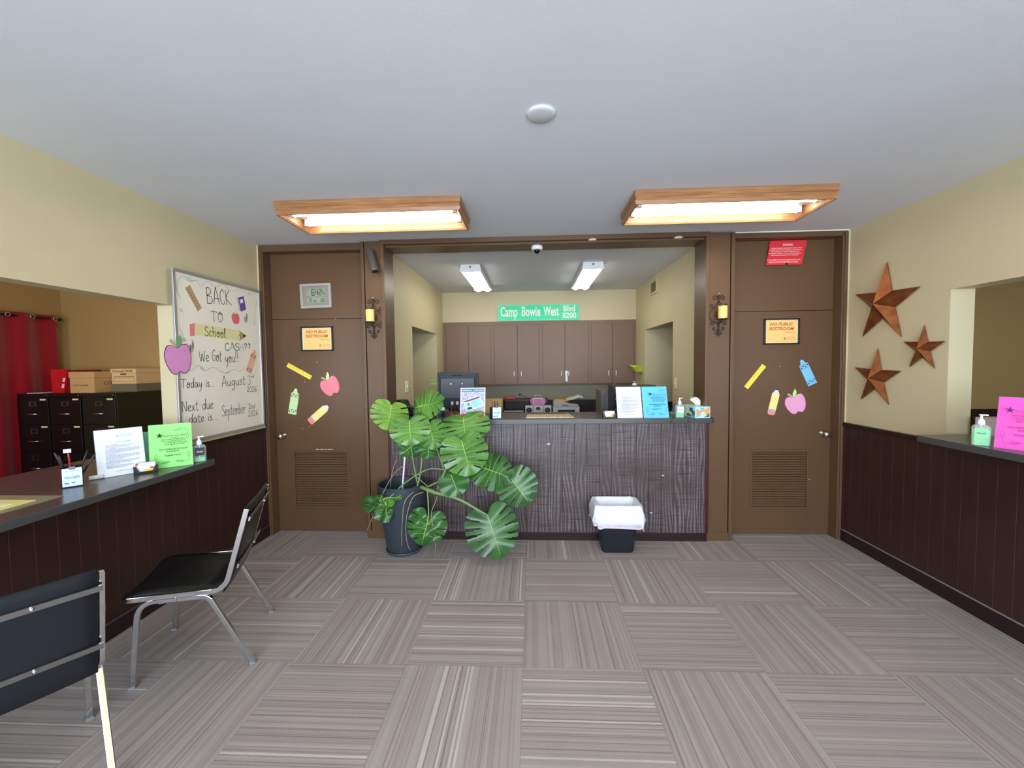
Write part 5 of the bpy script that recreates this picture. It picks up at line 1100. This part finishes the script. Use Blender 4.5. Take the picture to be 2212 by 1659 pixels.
carton('cardboard_box', 'pale cardboard file box marked Current 2024 on its lid, stacked beside the pier', -4.96, -4.64, 1.055, 1.45, 1.385, 1.565, 0.05, CARD2, [('Current 2024', -0.01, 0.139, 0.25, 0.035)], None)
t = thing('box_label', 'printed label frame on the front of the Current 2024 box', 'label', (-4.80, 1.062, 1.39))
obj('label_frame', MB().rib([(-0.13, 0.08), (0.13, 0.08)], 0.004, 0).rib([(-0.13, 0.02), (0.13, 0.02), (0.13, 0.065), (-0.13, 0.065), (-0.13, 0.02)], 0.003, 0).box(-0.04, 0.03, -0.002, 0, 0.10, 0.118), pm('print_umber', rgb(120, 84, 40), 0.8), t)
REDP = pm('red_folder', rgb(214, 30, 36), 0.35, var=0.05)
t = thing('red_binder_box', 'red file box with slanted front holding red binders beside the tan box', 'binder box', (-5.43, 0.93, 1.29))
obj('box_side', MB().prism([(-0.12, 0), (0.03, 0), (0.09, 0.27), (-0.13, 0.28)], 0, 0.01), REDP, t); obj('box_block', B(-0.10, 0.145, 0.01, 0.33, 0, 0.265), pm('red_deep', rgb(150, 20, 30), 0.4), t)
m = MB().prism([(-0.02, 0), (0.04, 0), (0.10, 0.275), (0.045, 0.28)], -0.02, 0.0); bd = obj('binder_spine', m, REDP, t)
for z in (0.06, 0.13): obj('spine_label', MB().prism([(0.005+z*0.22, z), (0.035+z*0.22, z), (0.045+z*0.22, z+0.045), (0.018+z*0.22, z+0.045)], -0.022, -0.02), 'white', bd)
m = MB().box(-0.85, -0.6, 0, 0.3, 0, 0.004); t = thing('loose_papers', 'loose papers lying flat on the black cabinet by the curtain', 'papers', (-5.70, 0.86, 1.29)); obj('sheet', MB().zprism([(-0.08, 0), (0.1, 0.01), (0.09, 0.25), (-0.09, 0.24)], 0, 0.006), 'paper', t)

# red curtain on a rod over the side window
CRX = -5.90
t = thing('window_curtain', 'glossy red grommet curtain hanging in the left room', 'curtain', (CRX, 0.2, 0))
m = MB(); n_ = 150; Y0, Y1 = -1.2, 1.30; vs = []
for k in range(n_+1):
    y = Y0+(Y1-Y0)*k/n_; x = CRX+0.022*math.sin(y*2*math.pi/0.30)+0.008*math.sin(y*9)
    vs.append((x, y))
rows = [0.06, 0.6, 1.2, 1.7, 2.1, 2.235]
V = [(CRX+(x-CRX)*(1+0.25*math.sin(z*3)), y+(0.05*(2.2-z)/2.2 if k > n_*0.9 else 0), z) for z in rows for k, (x, y) in enumerate(vs)]
F_ = [(r_*(n_+1)+k, r_*(n_+1)+k+1, (r_+1)*(n_+1)+k+1, (r_+1)*(n_+1)+k) for r_ in range(len(rows)-1) for k in range(n_)]
q = N('red_satin'); q.set(Base_Color=rgb(160, 8, 34), Roughness=0.35); q.p.inputs['Sheen Weight'].default_value = 0.3; q.p.inputs['Transmission Weight'].default_value = 0.0
c = obj('curtain_fabric', m.add(V, F_), q.m, t, world=True, smooth=True); so = c.modifiers.new('s', 'SOLIDIFY'); so.thickness = 0.003
obj('curtain_rod', MB().tube([(CRX, Y0-0.1, 2.195), (CRX, Y1+0.04, 2.195)], 0.012, 10).ball((CRX, Y1+0.05, 2.195), 0.02), pm('rod_dark', rgb(50, 30, 26), 0.4), t, world=True, smooth=True)
y = Y0+0.06
while y < Y1:
    obj('grommet', MB().tube([(CRX+0.0+0.052*(1 if int((y-Y0)/0.12) % 2 else 1), y+0.022*math.cos(a_), 2.195+0.022*math.sin(a_)) for a_ in [2*math.pi*j/14 for j in range(15)]], 0.005, 6), 'chrome', t, world=True, smooth=True); y += 0.24
m = B(-6.0, -5.97, -1.3, 1.36, 2.02, 2.10).box(-6.0, -5.97, -1.3, 1.36, 0.75, 0.83).box(-6.0, -5.97, 1.30, 1.38, 0.75, 2.10).box(-6.0, -5.97, -1.38, -1.3, 0.75, 2.10)
struct('window_2', m, pm('window_white', rgb(226, 226, 216), 0.4))
# globe added out of view to warm and brighten the left room
t = thing('added_room_globe', 'added warm ceiling globe, out of view, lighting the left room', 'ceiling light', (-4.3, -0.8, H-0.02))
obj('glass_globe', MB().ball((0, 0, -0.10), 0.11, sz=0.7, n=20), pm('added_globe_glow', (1, 0.86, 0.62), 0.4, emit=60, ecol=(1.0, 0.78, 0.50)), t, smooth=True); obj('lamp_base', MB().lathe([(0.07, -0.04), (0.07, 0.02)], n=20), 'chrome', t)

# things on the right counter behind the sanitizer
t = thing('tissue_pack', 'pale cardboard box behind the right counter sanitizer bottle', 'box', (2.94, -1.0, ZC), 0.1); obj('pack', B(-0.06, 0.07, -0.06, 0.06, 0, 0.11), pm('pale_box', rgb(206, 190, 186), 0.6), t, bevel=0.003)
t = thing('napkin_holder', 'white card standing between the sanitizer and the pink sheet on the right counter', 'card', (2.93, -1.13, ZC)); obj('card', B(-0.02, 0.04, -0.01, 0.01, 0, 0.09), pm('pale_pink_card', rgb(226, 204, 204), 0.6), t)
t = thing('teal_folder', 'teal folder standing between the white and green sheets on the left counter', 'folder', (-2.50, -1.20, 0.93), math.radians(48)); obj('folder', B(-0.10, 0.12, 0.0, 0.012, 0, 0.22), pm('teal_folder', rgb(110, 186, 150), 0.5), t)
t = thing('paper_roll', 'small white item on the left counter between pen cup and white sheet', 'item', (-2.44, -1.475, 0.93), math.radians(50)); obj('roll', MB().tube([(-0.03, 0, 0.012), (0.03, 0, 0.012)], 0.012, 12), 'white', t, smooth=True)

# ------------------------------------------------------------------ waste bin
t = thing('waste_bin', 'black office waste bin with a white liner before the reception counter', 'bin', (0.755, -0.228, 0))
def rr(cx_, w_, d_, z, r_=0.03, n=6):
    return [(px, py, z) for px, py in [(a+cx_, b) for a, b in rrect(-w_/2, w_/2, -d_/2, d_/2, r_, n)]]
m = MB().ring([rr(0, .245, .155, 0.0), rr(0, .26, .17, 0.012), rr(0, .34, .225, .385, .035), rr(0, .355, .24, .388, .038), rr(0, .355, .24, .40, .038), rr(0, .335, .22, .40, .036), rr(0, .25, .155, .02)], cap=True)
obj('bin_body', m, pm('bin_black', rgb(28, 32, 38), 0.35), t, smooth=False, bevel=0.002)
random.seed(3); N2 = 72
def liner_ring(w_, d_, z, amp, ph=0, zf=0.0, slope=0.0):
    out = []
    for k in range(N2):
        a_ = 2*math.pi*k/N2; c_, s_ = math.cos(a_), math.sin(a_)
        e = 0.22; x = w_/2*abs(c_)**e*(1 if c_ > 0 else -1); y = d_/2*abs(s_)**e*(1 if s_ > 0 else -1)
        f = 1+amp*math.sin(7*a_+ph)+amp*0.7*math.sin(13*a_+ph*2.1)
        out.append((x*f, y*f, z+zf*math.sin(5*a_+ph)+zf*0.6*math.sin(11*a_)+slope*x))
    return out
m = MB().ring([liner_ring(.01, .01, .05, .0), liner_ring(.20, .11, .05, .0), liner_ring(.23, .125, .14, .02, 2), liner_ring(.27, .155, .26, .015), liner_ring(.315, .20, .385, .006), liner_ring(.345, .228, .405, .002), liner_ring(.37, .255, .408, .006, 1, .002), liner_ring(.392, .272, .392, .012, 2, .003), liner_ring(.41, .29, .34, .022, 0.5, .004), liner_ring(.42, .298, .285, .026, 3, .004), liner_ring(.405, .29, .235, .022, 1.4, .010, -0.07)], cap=False)
q = N('bag_film'); v, x, y, z = q.obj(); q.set(Base_Color=(0.86, 0.89, 0.97), Roughness=0.28); q.bump(q.noise(16, vec=v, detail=4), 0.7, 0.02)
ln = obj('bin_liner', m, q.m, t, smooth=True, label='white plastic bin liner folded over the rim'); so = ln.modifiers.new('s', 'SOLIDIFY'); so.thickness = 0.001
m = MB().ring([liner_ring(.408, .293, .243, .022, 1.4, .010, -0.07), liner_ring(.412, .296, .226, .022, 1.4, .010, -0.07)], cap=False)
obj('liner_drawstring', m, pm('drawstring_pink', rgb(226, 196, 226), 0.5), ln, smooth=True, label='pinkish drawstring hem')

# ------------------------------------------------------------------ potted monstera
PX, PY = -1.035, -0.285
t = PL = thing('potted_monstera', 'tall monstera plant spilling from a dark grey pot in front of the reception counter', 'potted plant', (PX, PY, 0))
m = MB().lathe([(0.135, 0.022), (0.14, 0.03), (0.155, 0.14), (0.188, 0.40), (0.196, 0.50), (0.205, 0.505), (0.207, 0.575), (0.200, 0.58), (0.192, 0.575), (0.185, 0.45), (0.002, 0.44)], n=40)
obj('pot', m, 'pot', t, smooth=True).modifiers.new('e', 'EDGE_SPLIT').split_angle = math.radians(50)
obj('saucer', MB().lathe([(0.12, 0.0), (0.142, 0.004), (0.150, 0.026), (0.145, 0.028), (0.137, 0.012), (0.002, 0.012)], n=36), pm('saucer_grey', rgb(70, 76, 80), 0.35), t, smooth=True)
obj('potting_soil', MB().lathe([(0.186, 0.455), (0.15, 0.47), (0.05, 0.48), (0.002, 0.482)], n=28, cap=False), 'soil', t, smooth=True)
def zp(zx, zy, Y): return at('y', Y, 760+zx/4.255, 840+zy/4.255)
p0, p1 = zp(462, 945, -0.30), zp(488, 620, -0.27)
obj('plant_stake', MB().tube([(p0.x, p0.y, 0.47), p0, p1], 0.0075, 10), 'white', t, world=True, label='white plastic stake')
def leafmat():
    q = N('monstera_leaf'); v, x, y, z = q.obj(); P, gx, gy, gz = q.pos()
    f = q.noise(5.0, vec=P, detail=3)
    q.set(Base_Color=q.mix(q.ramp(f, 0.3, 0.7), rgb(44, 92, 32), rgb(96, 142, 50)), Roughness=0.3)
    q.p.inputs['Specular IOR Level'].default_value = 0.55
    q.p.inputs['Subsurface Weight'].default_value = 0.0
    return q.m
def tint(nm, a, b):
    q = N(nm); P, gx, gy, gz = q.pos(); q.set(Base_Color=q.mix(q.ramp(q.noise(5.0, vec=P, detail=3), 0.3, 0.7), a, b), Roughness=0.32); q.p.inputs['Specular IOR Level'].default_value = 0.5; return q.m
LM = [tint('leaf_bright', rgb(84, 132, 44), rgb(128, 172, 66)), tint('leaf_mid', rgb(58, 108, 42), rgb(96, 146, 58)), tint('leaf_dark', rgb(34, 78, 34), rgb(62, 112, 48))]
MR = pm('leaf_midrib', rgb(172, 202, 104), 0.45); STEM = pm('plant_stem', rgb(120, 150, 88), 0.5, var=0.15); ROOTM = pm('aerial_root', rgb(170, 150, 116), 0.8, var=0.2)
OUT = [(0.03, 0.02), (0.11, 0.17), (0.28, 0.22), (0.46, 0.13), (0.56, -0.06), (0.60, -0.28), (0.58, -0.50), (0.48, -0.71), (0.32, -0.87), (0.14, -0.97), (0.0, -1.0)]
def outline(t_):
    f = t_*(len(OUT)-1); i = min(int(f), len(OUT)-2); u = f-i
    p0_, p1_, p2_, p3_ = OUT[max(i-1, 0)], OUT[i], OUT[i+1], OUT[min(i+2, len(OUT)-1)]
    return tuple(0.5*((2*p1_[j])+(-p0_[j]+p2_[j])*u+(2*p0_[j]-5*p1_[j]+4*p2_[j]-p3_[j])*u*u+(-p0_[j]+3*p1_[j]-3*p2_[j]+p3_[j])*u**3) for j in (0, 1))
def leaf(j, tip, width, mi, roll=0.0, cup=0.12, droop=0.18, slits=5, depth=0.50, crumple=0.0, seed=0, lab=None):
    """j, tip: world points of the stalk joint and the leaf tip; width: full width in metres"""
    rnd = random.Random(seed); J = Vector(j); Tp = Vector(tip); v_ = (J-Tp); L = v_.length; v_.normalize()
    view = (J-Vector((CX, CY, CZ))).normalized(); u_ = v_.cross(view).normalized(); u_ = Matrix.Rotation(math.radians(roll), 3, v_) @ u_
    n_ = u_.cross(v_).normalized()
    if n_.dot(view) > 0: n_ = -n_
    NT, NR = 90, 12; m = MB(); sw = width/1.14/L
    for s in (-1, 1):
        wins = []
        if slits:
            for k in range(slits):
                c_ = 0.30+0.56*(k+0.5)/slits+rnd.uniform(-.018, .018); wins.append((c_, 0.008+rnd.uniform(0, .004), depth+rnd.uniform(-.06, .16)))
        grid = {}
        for a_ in range(NT+1):
            t_ = a_/NT; ox, oz = outline(t_); mz = -max(0.0, (t_-0.08))**1.15*0.96; 
            for b_ in range(NR+1):
                r_ = b_/NR; x = ox*r_*s*sw; z = mz+(oz-mz)*r_
                # lobes bend forward and the rim scallops a little at the slits
                for c_, hw_, dp in wins:
                    d_ = (t_-c_)/0.045
                    if abs(d_) < 1 and r_ > dp: x *= 1-0.05*(1-abs(d_))*(r_-dp); 
                h = -cup*abs(x)*1.0-droop*z*z*0.5+0.03*math.sin(t_*26)*r_+crumple*math.sin(x*9+z*7+seed)*0.25
                grid[a_, b_] = len(m.v); P_ = J+u_*(x*L)+v_*(z*L)+n_*(h*L); m.v.append(tuple(P_))
        for a_ in range(NT):
            tc = (a_+0.5)/NT
            for b_ in range(NR):
                rc = (b_+0.5)/NR
                cut = any(abs(tc-c_) < hw_*(0.7+1.5*max(0, rc-dp)) and rc > dp for c_, hw_, dp in wins)
                if cut: continue
                q4 = (grid[a_, b_], grid[a_+1, b_], grid[a_+1, b_+1], grid[a_, b_+1]); m.f.append(q4 if s > 0 else q4[::-1]); m.m.append(0)
    o = obj('leaf', m, LM[mi], PL, world=True, smooth=True, label=lab)
    # midrib and side veins
    mm = MB(); pts = []
    for k in range(9):
        z = -0.96*k/8; pts.append(J+v_*(z*L)+n_*((-droop*z*z*0.5+crumple*math.sin(z*7+seed)*0.25)*L+0.0015))
    mm.tube(pts, [0.0042-0.0032*k/8 for k in range(9)], 6)
    if slits:
        for s in (-1, 1):
            for k in range(slits):
                t_ = 0.30+0.56*(k)/slits; ox, oz = outline(t_); mz = -max(0.0, (t_-0.08))**1.15*0.96; q_ = []
                for r_ in (0, 0.3, 0.6, 0.85):
                    x = ox*r_*s*sw; z = mz+(oz-mz)*r_; h = -cup*abs(x)-droop*z*z*0.5+0.03*math.sin(t_*26)*r_+crumple*math.sin(x*9+z*7+seed)*0.25
                    q_.append(J+u_*(x*L)+v_*(z*L)+n_*(h*L+0.0008))
                mm.tube(q_, [0.0016, 0.0013, 0.001, 0.0006], 4)
    obj('leaf_vein', mm, MR, o, world=True, smooth=True)
    return o
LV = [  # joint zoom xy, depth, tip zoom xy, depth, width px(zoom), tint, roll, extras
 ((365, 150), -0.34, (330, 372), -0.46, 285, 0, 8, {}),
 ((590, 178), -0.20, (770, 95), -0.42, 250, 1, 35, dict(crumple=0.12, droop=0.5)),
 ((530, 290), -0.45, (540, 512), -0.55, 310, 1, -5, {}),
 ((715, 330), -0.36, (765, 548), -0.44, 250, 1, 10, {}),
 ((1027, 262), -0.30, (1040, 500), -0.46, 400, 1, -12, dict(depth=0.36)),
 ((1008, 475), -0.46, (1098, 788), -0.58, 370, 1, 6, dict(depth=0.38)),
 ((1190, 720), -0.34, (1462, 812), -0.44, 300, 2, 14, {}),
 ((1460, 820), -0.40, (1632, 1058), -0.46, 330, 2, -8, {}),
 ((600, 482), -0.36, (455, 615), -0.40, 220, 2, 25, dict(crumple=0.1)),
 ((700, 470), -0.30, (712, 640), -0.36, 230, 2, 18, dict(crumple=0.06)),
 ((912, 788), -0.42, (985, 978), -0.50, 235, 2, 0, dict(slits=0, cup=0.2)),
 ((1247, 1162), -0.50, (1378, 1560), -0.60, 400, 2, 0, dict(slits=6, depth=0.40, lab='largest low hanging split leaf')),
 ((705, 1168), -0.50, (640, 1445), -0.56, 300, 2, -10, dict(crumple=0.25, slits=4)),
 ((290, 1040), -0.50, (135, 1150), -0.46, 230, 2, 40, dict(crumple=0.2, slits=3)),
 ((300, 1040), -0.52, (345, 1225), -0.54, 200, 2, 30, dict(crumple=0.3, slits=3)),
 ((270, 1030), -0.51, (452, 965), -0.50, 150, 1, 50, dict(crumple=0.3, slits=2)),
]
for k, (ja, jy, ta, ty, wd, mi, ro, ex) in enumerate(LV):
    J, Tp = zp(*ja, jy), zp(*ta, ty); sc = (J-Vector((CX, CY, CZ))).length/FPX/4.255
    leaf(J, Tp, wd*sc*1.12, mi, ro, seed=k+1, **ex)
C0 = Vector((PX, PY, 0.46)); C1 = zp(690, 925, -0.42)
def stem(pts, r, mt=STEM, nm='stem', lab=None): obj(nm, MB().tube(smooth([tuple(p) for p in pts], 5, False), r if not isinstance(r, tuple) else [r[0]+(r[1]-r[0])*k/(len(smooth([tuple(p) for p in pts], 5, False))-1) for k in range(len(smooth([tuple(p) for p in pts], 5, False)))], 8), mt, PL, world=True, smooth=True, label=lab)
base = zp(575, 915, -0.33)
stem([C0, base, zp(640, 905, -0.38), C1, zp(760, 950, -0.44)], (0.013, 0.016), nm='trunk')
stem([zp(740, 950, -0.44), zp(960, 1005, -0.47), zp(1170, 1118, -0.5), zp(1247, 1162, -0.5)], (0.014, 0.006))
stem([zp(600, 900, -0.36), zp(625, 800, -0.34), zp(645, 640, -0.32), zp(640, 480, -0.33), zp(600, 482, -0.35)], (0.008, 0.005))
stem([zp(790, 920, -0.42), zp(870, 720, -0.42), zp(935, 560, -0.42), zp(1000, 480, -0.45)], (0.010, 0.005))
stem([zp(850, 750, -0.4), zp(790, 580, -0.38), zp(740, 440, -0.36), zp(715, 335, -0.36)], (0.006, 0.004))
stem([zp(690, 905, -0.4), zp(800, 850, -0.4), zp(900, 800, -0.42)], (0.007, 0.004))
stem([zp(800, 920, -0.40), zp(960, 850, -0.36), zp(1130, 828, -0.34), zp(1200, 725, -0.34)], (0.008, 0.005))
stem([zp(1130, 828, -0.34), zp(1330, 850, -0.36), zp(1400, 840, -0.38), zp(1460, 822, -0.40)], (0.005, 0.004))
stem([zp(695, 930, -0.43), zp(702, 1050, -0.47), zp(707, 1165, -0.5)], (0.007, 0.005))
stem([zp(930, 560, -0.42), zp(1000, 430, -0.38), zp(1027, 262, -0.30)], (0.006, 0.004))
stem([zp(600, 860, -0.34), zp(560, 640, -0.36), zp(535, 420, -0.40), zp(530, 290, -0.44)], (0.007, 0.004))
stem([zp(640, 560, -0.30), zp(600, 400, -0.26), zp(580, 250, -0.22), zp(590, 180, -0.20)], (0.005, 0.003))
stem([zp(560, 640, -0.34), zp(420, 460, -0.34), zp(370, 300, -0.34), zp(365, 155, -0.34)], (0.005, 0.004))
stem([zp(860, 745, -0.38), zp(720, 735, -0.36), zp(600, 790, -0.36), zp(470, 880, -0.44), zp(380, 970, -0.49), zp(292, 1038, -0.5)], (0.006, 0.005))
for pts in (((470, 710, -.3), (390, 780, -.36), (290, 950, -.5), (200, 1160, -.55), (135, 1310, -.5)), ((570, 945, -.44), (490, 1030, -.52), (465, 1200, -.54), (458, 1445, -.52)), ((660, 950, -.45), (560, 1000, -.52), (500, 1200, -.54), (505, 1400, -.52), (535, 1480, -.5)),
            ((780, 990, -.46), (770, 1040, -.5), (730, 1160, -.52), (770, 1390, -.5), (765, 1555, -.42)), ((700, 900, -.42), (620, 830, -.42), (560, 780, -.42)), ((410, 650, -.26), (370, 770, -.26), (350, 930, -.27))):
    stem([zp(a, b, c_) for a, b, c_ in pts], (0.0034, 0.002), ROOTM, 'aerial_root')

# ------------------------------------------------------------------ chairs
def chair(label, F0, ang, fabric):
    """local frame: x runs from the front feet to the back feet, y across the seat"""
    t = thing('waiting_chair', label, 'chair', (F0[0], F0[1], 0), 0, 'chrome framed waiting room chairs')
    f = Vector((math.cos(ang), math.sin(ang), 0)); l = Vector((-f.y, f.x, 0)); W_ = 0.49
    sgn = 1
    ROOT[t.name] = Matrix.Translation((F0[0], F0[1], 0))
    def Pt(u, z, w_): return Vector((F0[0], F0[1], 0))-f*u+l*w_+Vector((0, 0, z))
    # side profile of the seat/back rail and of the leg frame
    rail = [(-0.005, .440), (0.20, .428), (0.345, .420)]+[(0.345+0.075*math.sin(a_), .420+0.075*(1-math.cos(a_))) for a_ in [math.radians(d_) for d_ in (15, 30, 45, 60, 74)]]+[(0.513, .825)]
    legp = [(0.0, 0.0), (0.030, 0.335)]+[(0.030+0.062*(1-math.cos(math.radians(a_))), 0.335+0.080*math.sin(math.radians(a_))) for a_ in (20, 40, 60, 80)]+[(0.10, .417), (0.29, .404)]+[(0.29+0.055*math.sin(math.radians(a_)), .404-0.05*(1-math.cos(math.radians(a_)))) for a_ in (20, 40, 58)]
    front = legp[:8]; back_end = (0.513, 0.0)
    for side in (0.0, W_):
        obj('back_rail', MB().bar([Pt(u, z, side) for u, z in rail], l, 0.008, 0.0125), 'steel' if False else 'chrome', t, world=True, bevel=0.002)
        obj('leg', MB().bar([Pt(u, z, side) for u, z in legp[:7]+[(0.195, .4105)]], l, 0.0115, 0.0115), 'chrome', t, world=True, bevel=0.003)
        obj('leg', MB().bar([Pt(u, z, side) for u, z in [(0.195, .4105)]+legp[7:]+[back_end]], l, 0.0115, 0.0115), 'chrome', t, world=True, bevel=0.003)
        for u in (0.0, 0.513): obj('foot_cap', MB().bar([Pt(u, 0.0, side), Pt(u, 0.012, side)], l, 0.0135, 0.0135), 'grayp', t, world=True)
    for u, z in ((0.13, .405), (0.325, .392)): obj('cross_bar', MB().bar([Pt(u, z, 0.0), Pt(u, z, W_)], (0, 0, 1), 0.009, 0.010), 'chrome', t, world=True)
    for k, (u, z) in enumerate(((0.5095, .775), (0.449, .535))):
        b_ = obj('back_bar', MB().bar([Pt(u+0.014, z-0.004, 0.0), Pt(u+0.014, z-0.004, W_)], (-f*0.25+Vector((0, 0, 1))), 0.011, 0.004), 'steel', t, world=True)
        obj('bolt', MB().ball(Pt(u+0.021, z-0.004, W_*0.35), 0.007), 'chrome', b_, world=True)
    # sling cushion: one bent pad for the seat, one for the back
    def pad(prof, th, nm, mt, inset=0.010):
        n_ = len(prof); rings = []; NW = 10
        m = MB(); idx = {}
        for i, (u, z) in enumerate(prof):
            a_ = prof[max(i-1, 0)]; b_ = prof[min(i+1, n_-1)]; du, dz = b_[0]-a_[0], b_[1]-a_[1]; L_ = math.hypot(du, dz); nu, nz = -dz/L_, du/L_
            ef = min(1.0, 0.35+1.3*math.sqrt(max(0.0, min(i, n_-1-i)/(n_-1))))
            for sd in (0, 1):
                for k in range(NW+1):
                    w_ = inset+(W_-2*inset)*k/NW; e2 = min(1, 0.5+0.9*math.sqrt(min(k, NW-k)/NW*2)); off = (th*0.5*ef*e2)*(1 if sd else -1); sag = -0.012*math.sin(math.pi*k/NW)*(1 if nm == 'seat' else 0.6)
                    idx[i, sd, k] = len(m.v); m.v.append(tuple(Pt(u+nu*(off+sag), z+nz*(off+sag), w_)))
        for i in range(n_-1):
            for k in range(NW):
                m.f.append((idx[i, 1, k], idx[i+1, 1, k], idx[i+1, 1, k+1], idx[i, 1, k+1])); m.f.append((idx[i, 0, k], idx[i, 0, k+1], idx[i+1, 0, k+1], idx[i+1, 0, k]))
            for k in (0, NW): m.f.append((idx[i, 0, k], idx[i+1, 0, k], idx[i+1, 1, k], idx[i, 1, k]) if k == 0 else (idx[i, 0, k], idx[i, 1, k], idx[i+1, 1, k], idx[i+1, 0, k]))
        for k in range(NW):
            m.f.append((idx[0, 0, k], idx[0, 1, k], idx[0, 1, k+1], idx[0, 0, k+1])); m.f.append((idx[n_-1, 0, k], idx[n_-1, 0, k+1], idx[n_-1, 1, k+1], idx[n_-1, 1, k]))
        m.m = [0]*len(m.f); return obj(nm, m, mt, t, world=True, smooth=True)
    seatp = [(-0.03, .443)]+[(0.02+0.04*k, .452-0.004*k) for k in range(9)]+[(0.385, .442), (0.41, .458)]
    pad(seatp, 0.03, 'seat', 'vinyl')
    backp = [(0.395, .400), (0.412, .44)]+[(0.425+0.085*k/9, .475+0.335*k/9) for k in range(10)]+[(0.516, .838)]
    pad([(u-0.004, z) for u, z in backp], 0.028, 'backrest', fabric)
    return t
a1 = math.atan2(-0.193, -0.476)
# near feet of the far chair lie on the line (-1.906,-1.845) - (-1.43,-1.652); width runs away from the eye
def chair_from(label, FR, ang, fabric):
    # FR = front foot on the eye's side; the chair spreads to the other side of it
    f = Vector((math.cos(ang), math.sin(ang), 0)); l = Vector((-f.y, f.x, 0))
    return chair(label, FR, ang, fabric)
f1 = Vector((math.cos(a1), math.sin(a1), 0)); l1 = Vector((-f1.y, f1.x, 0))
chair('chrome framed chair with glossy black vinyl seat, seen side-on by the left counter', (-1.906-l1.x*0.485, -1.845-l1.y*0.485), a1, 'vinyl')
chair('nearest chrome framed chair with dark fabric back turned to the camera', (-1.93, -2.03), math.radians(145), 'navy')
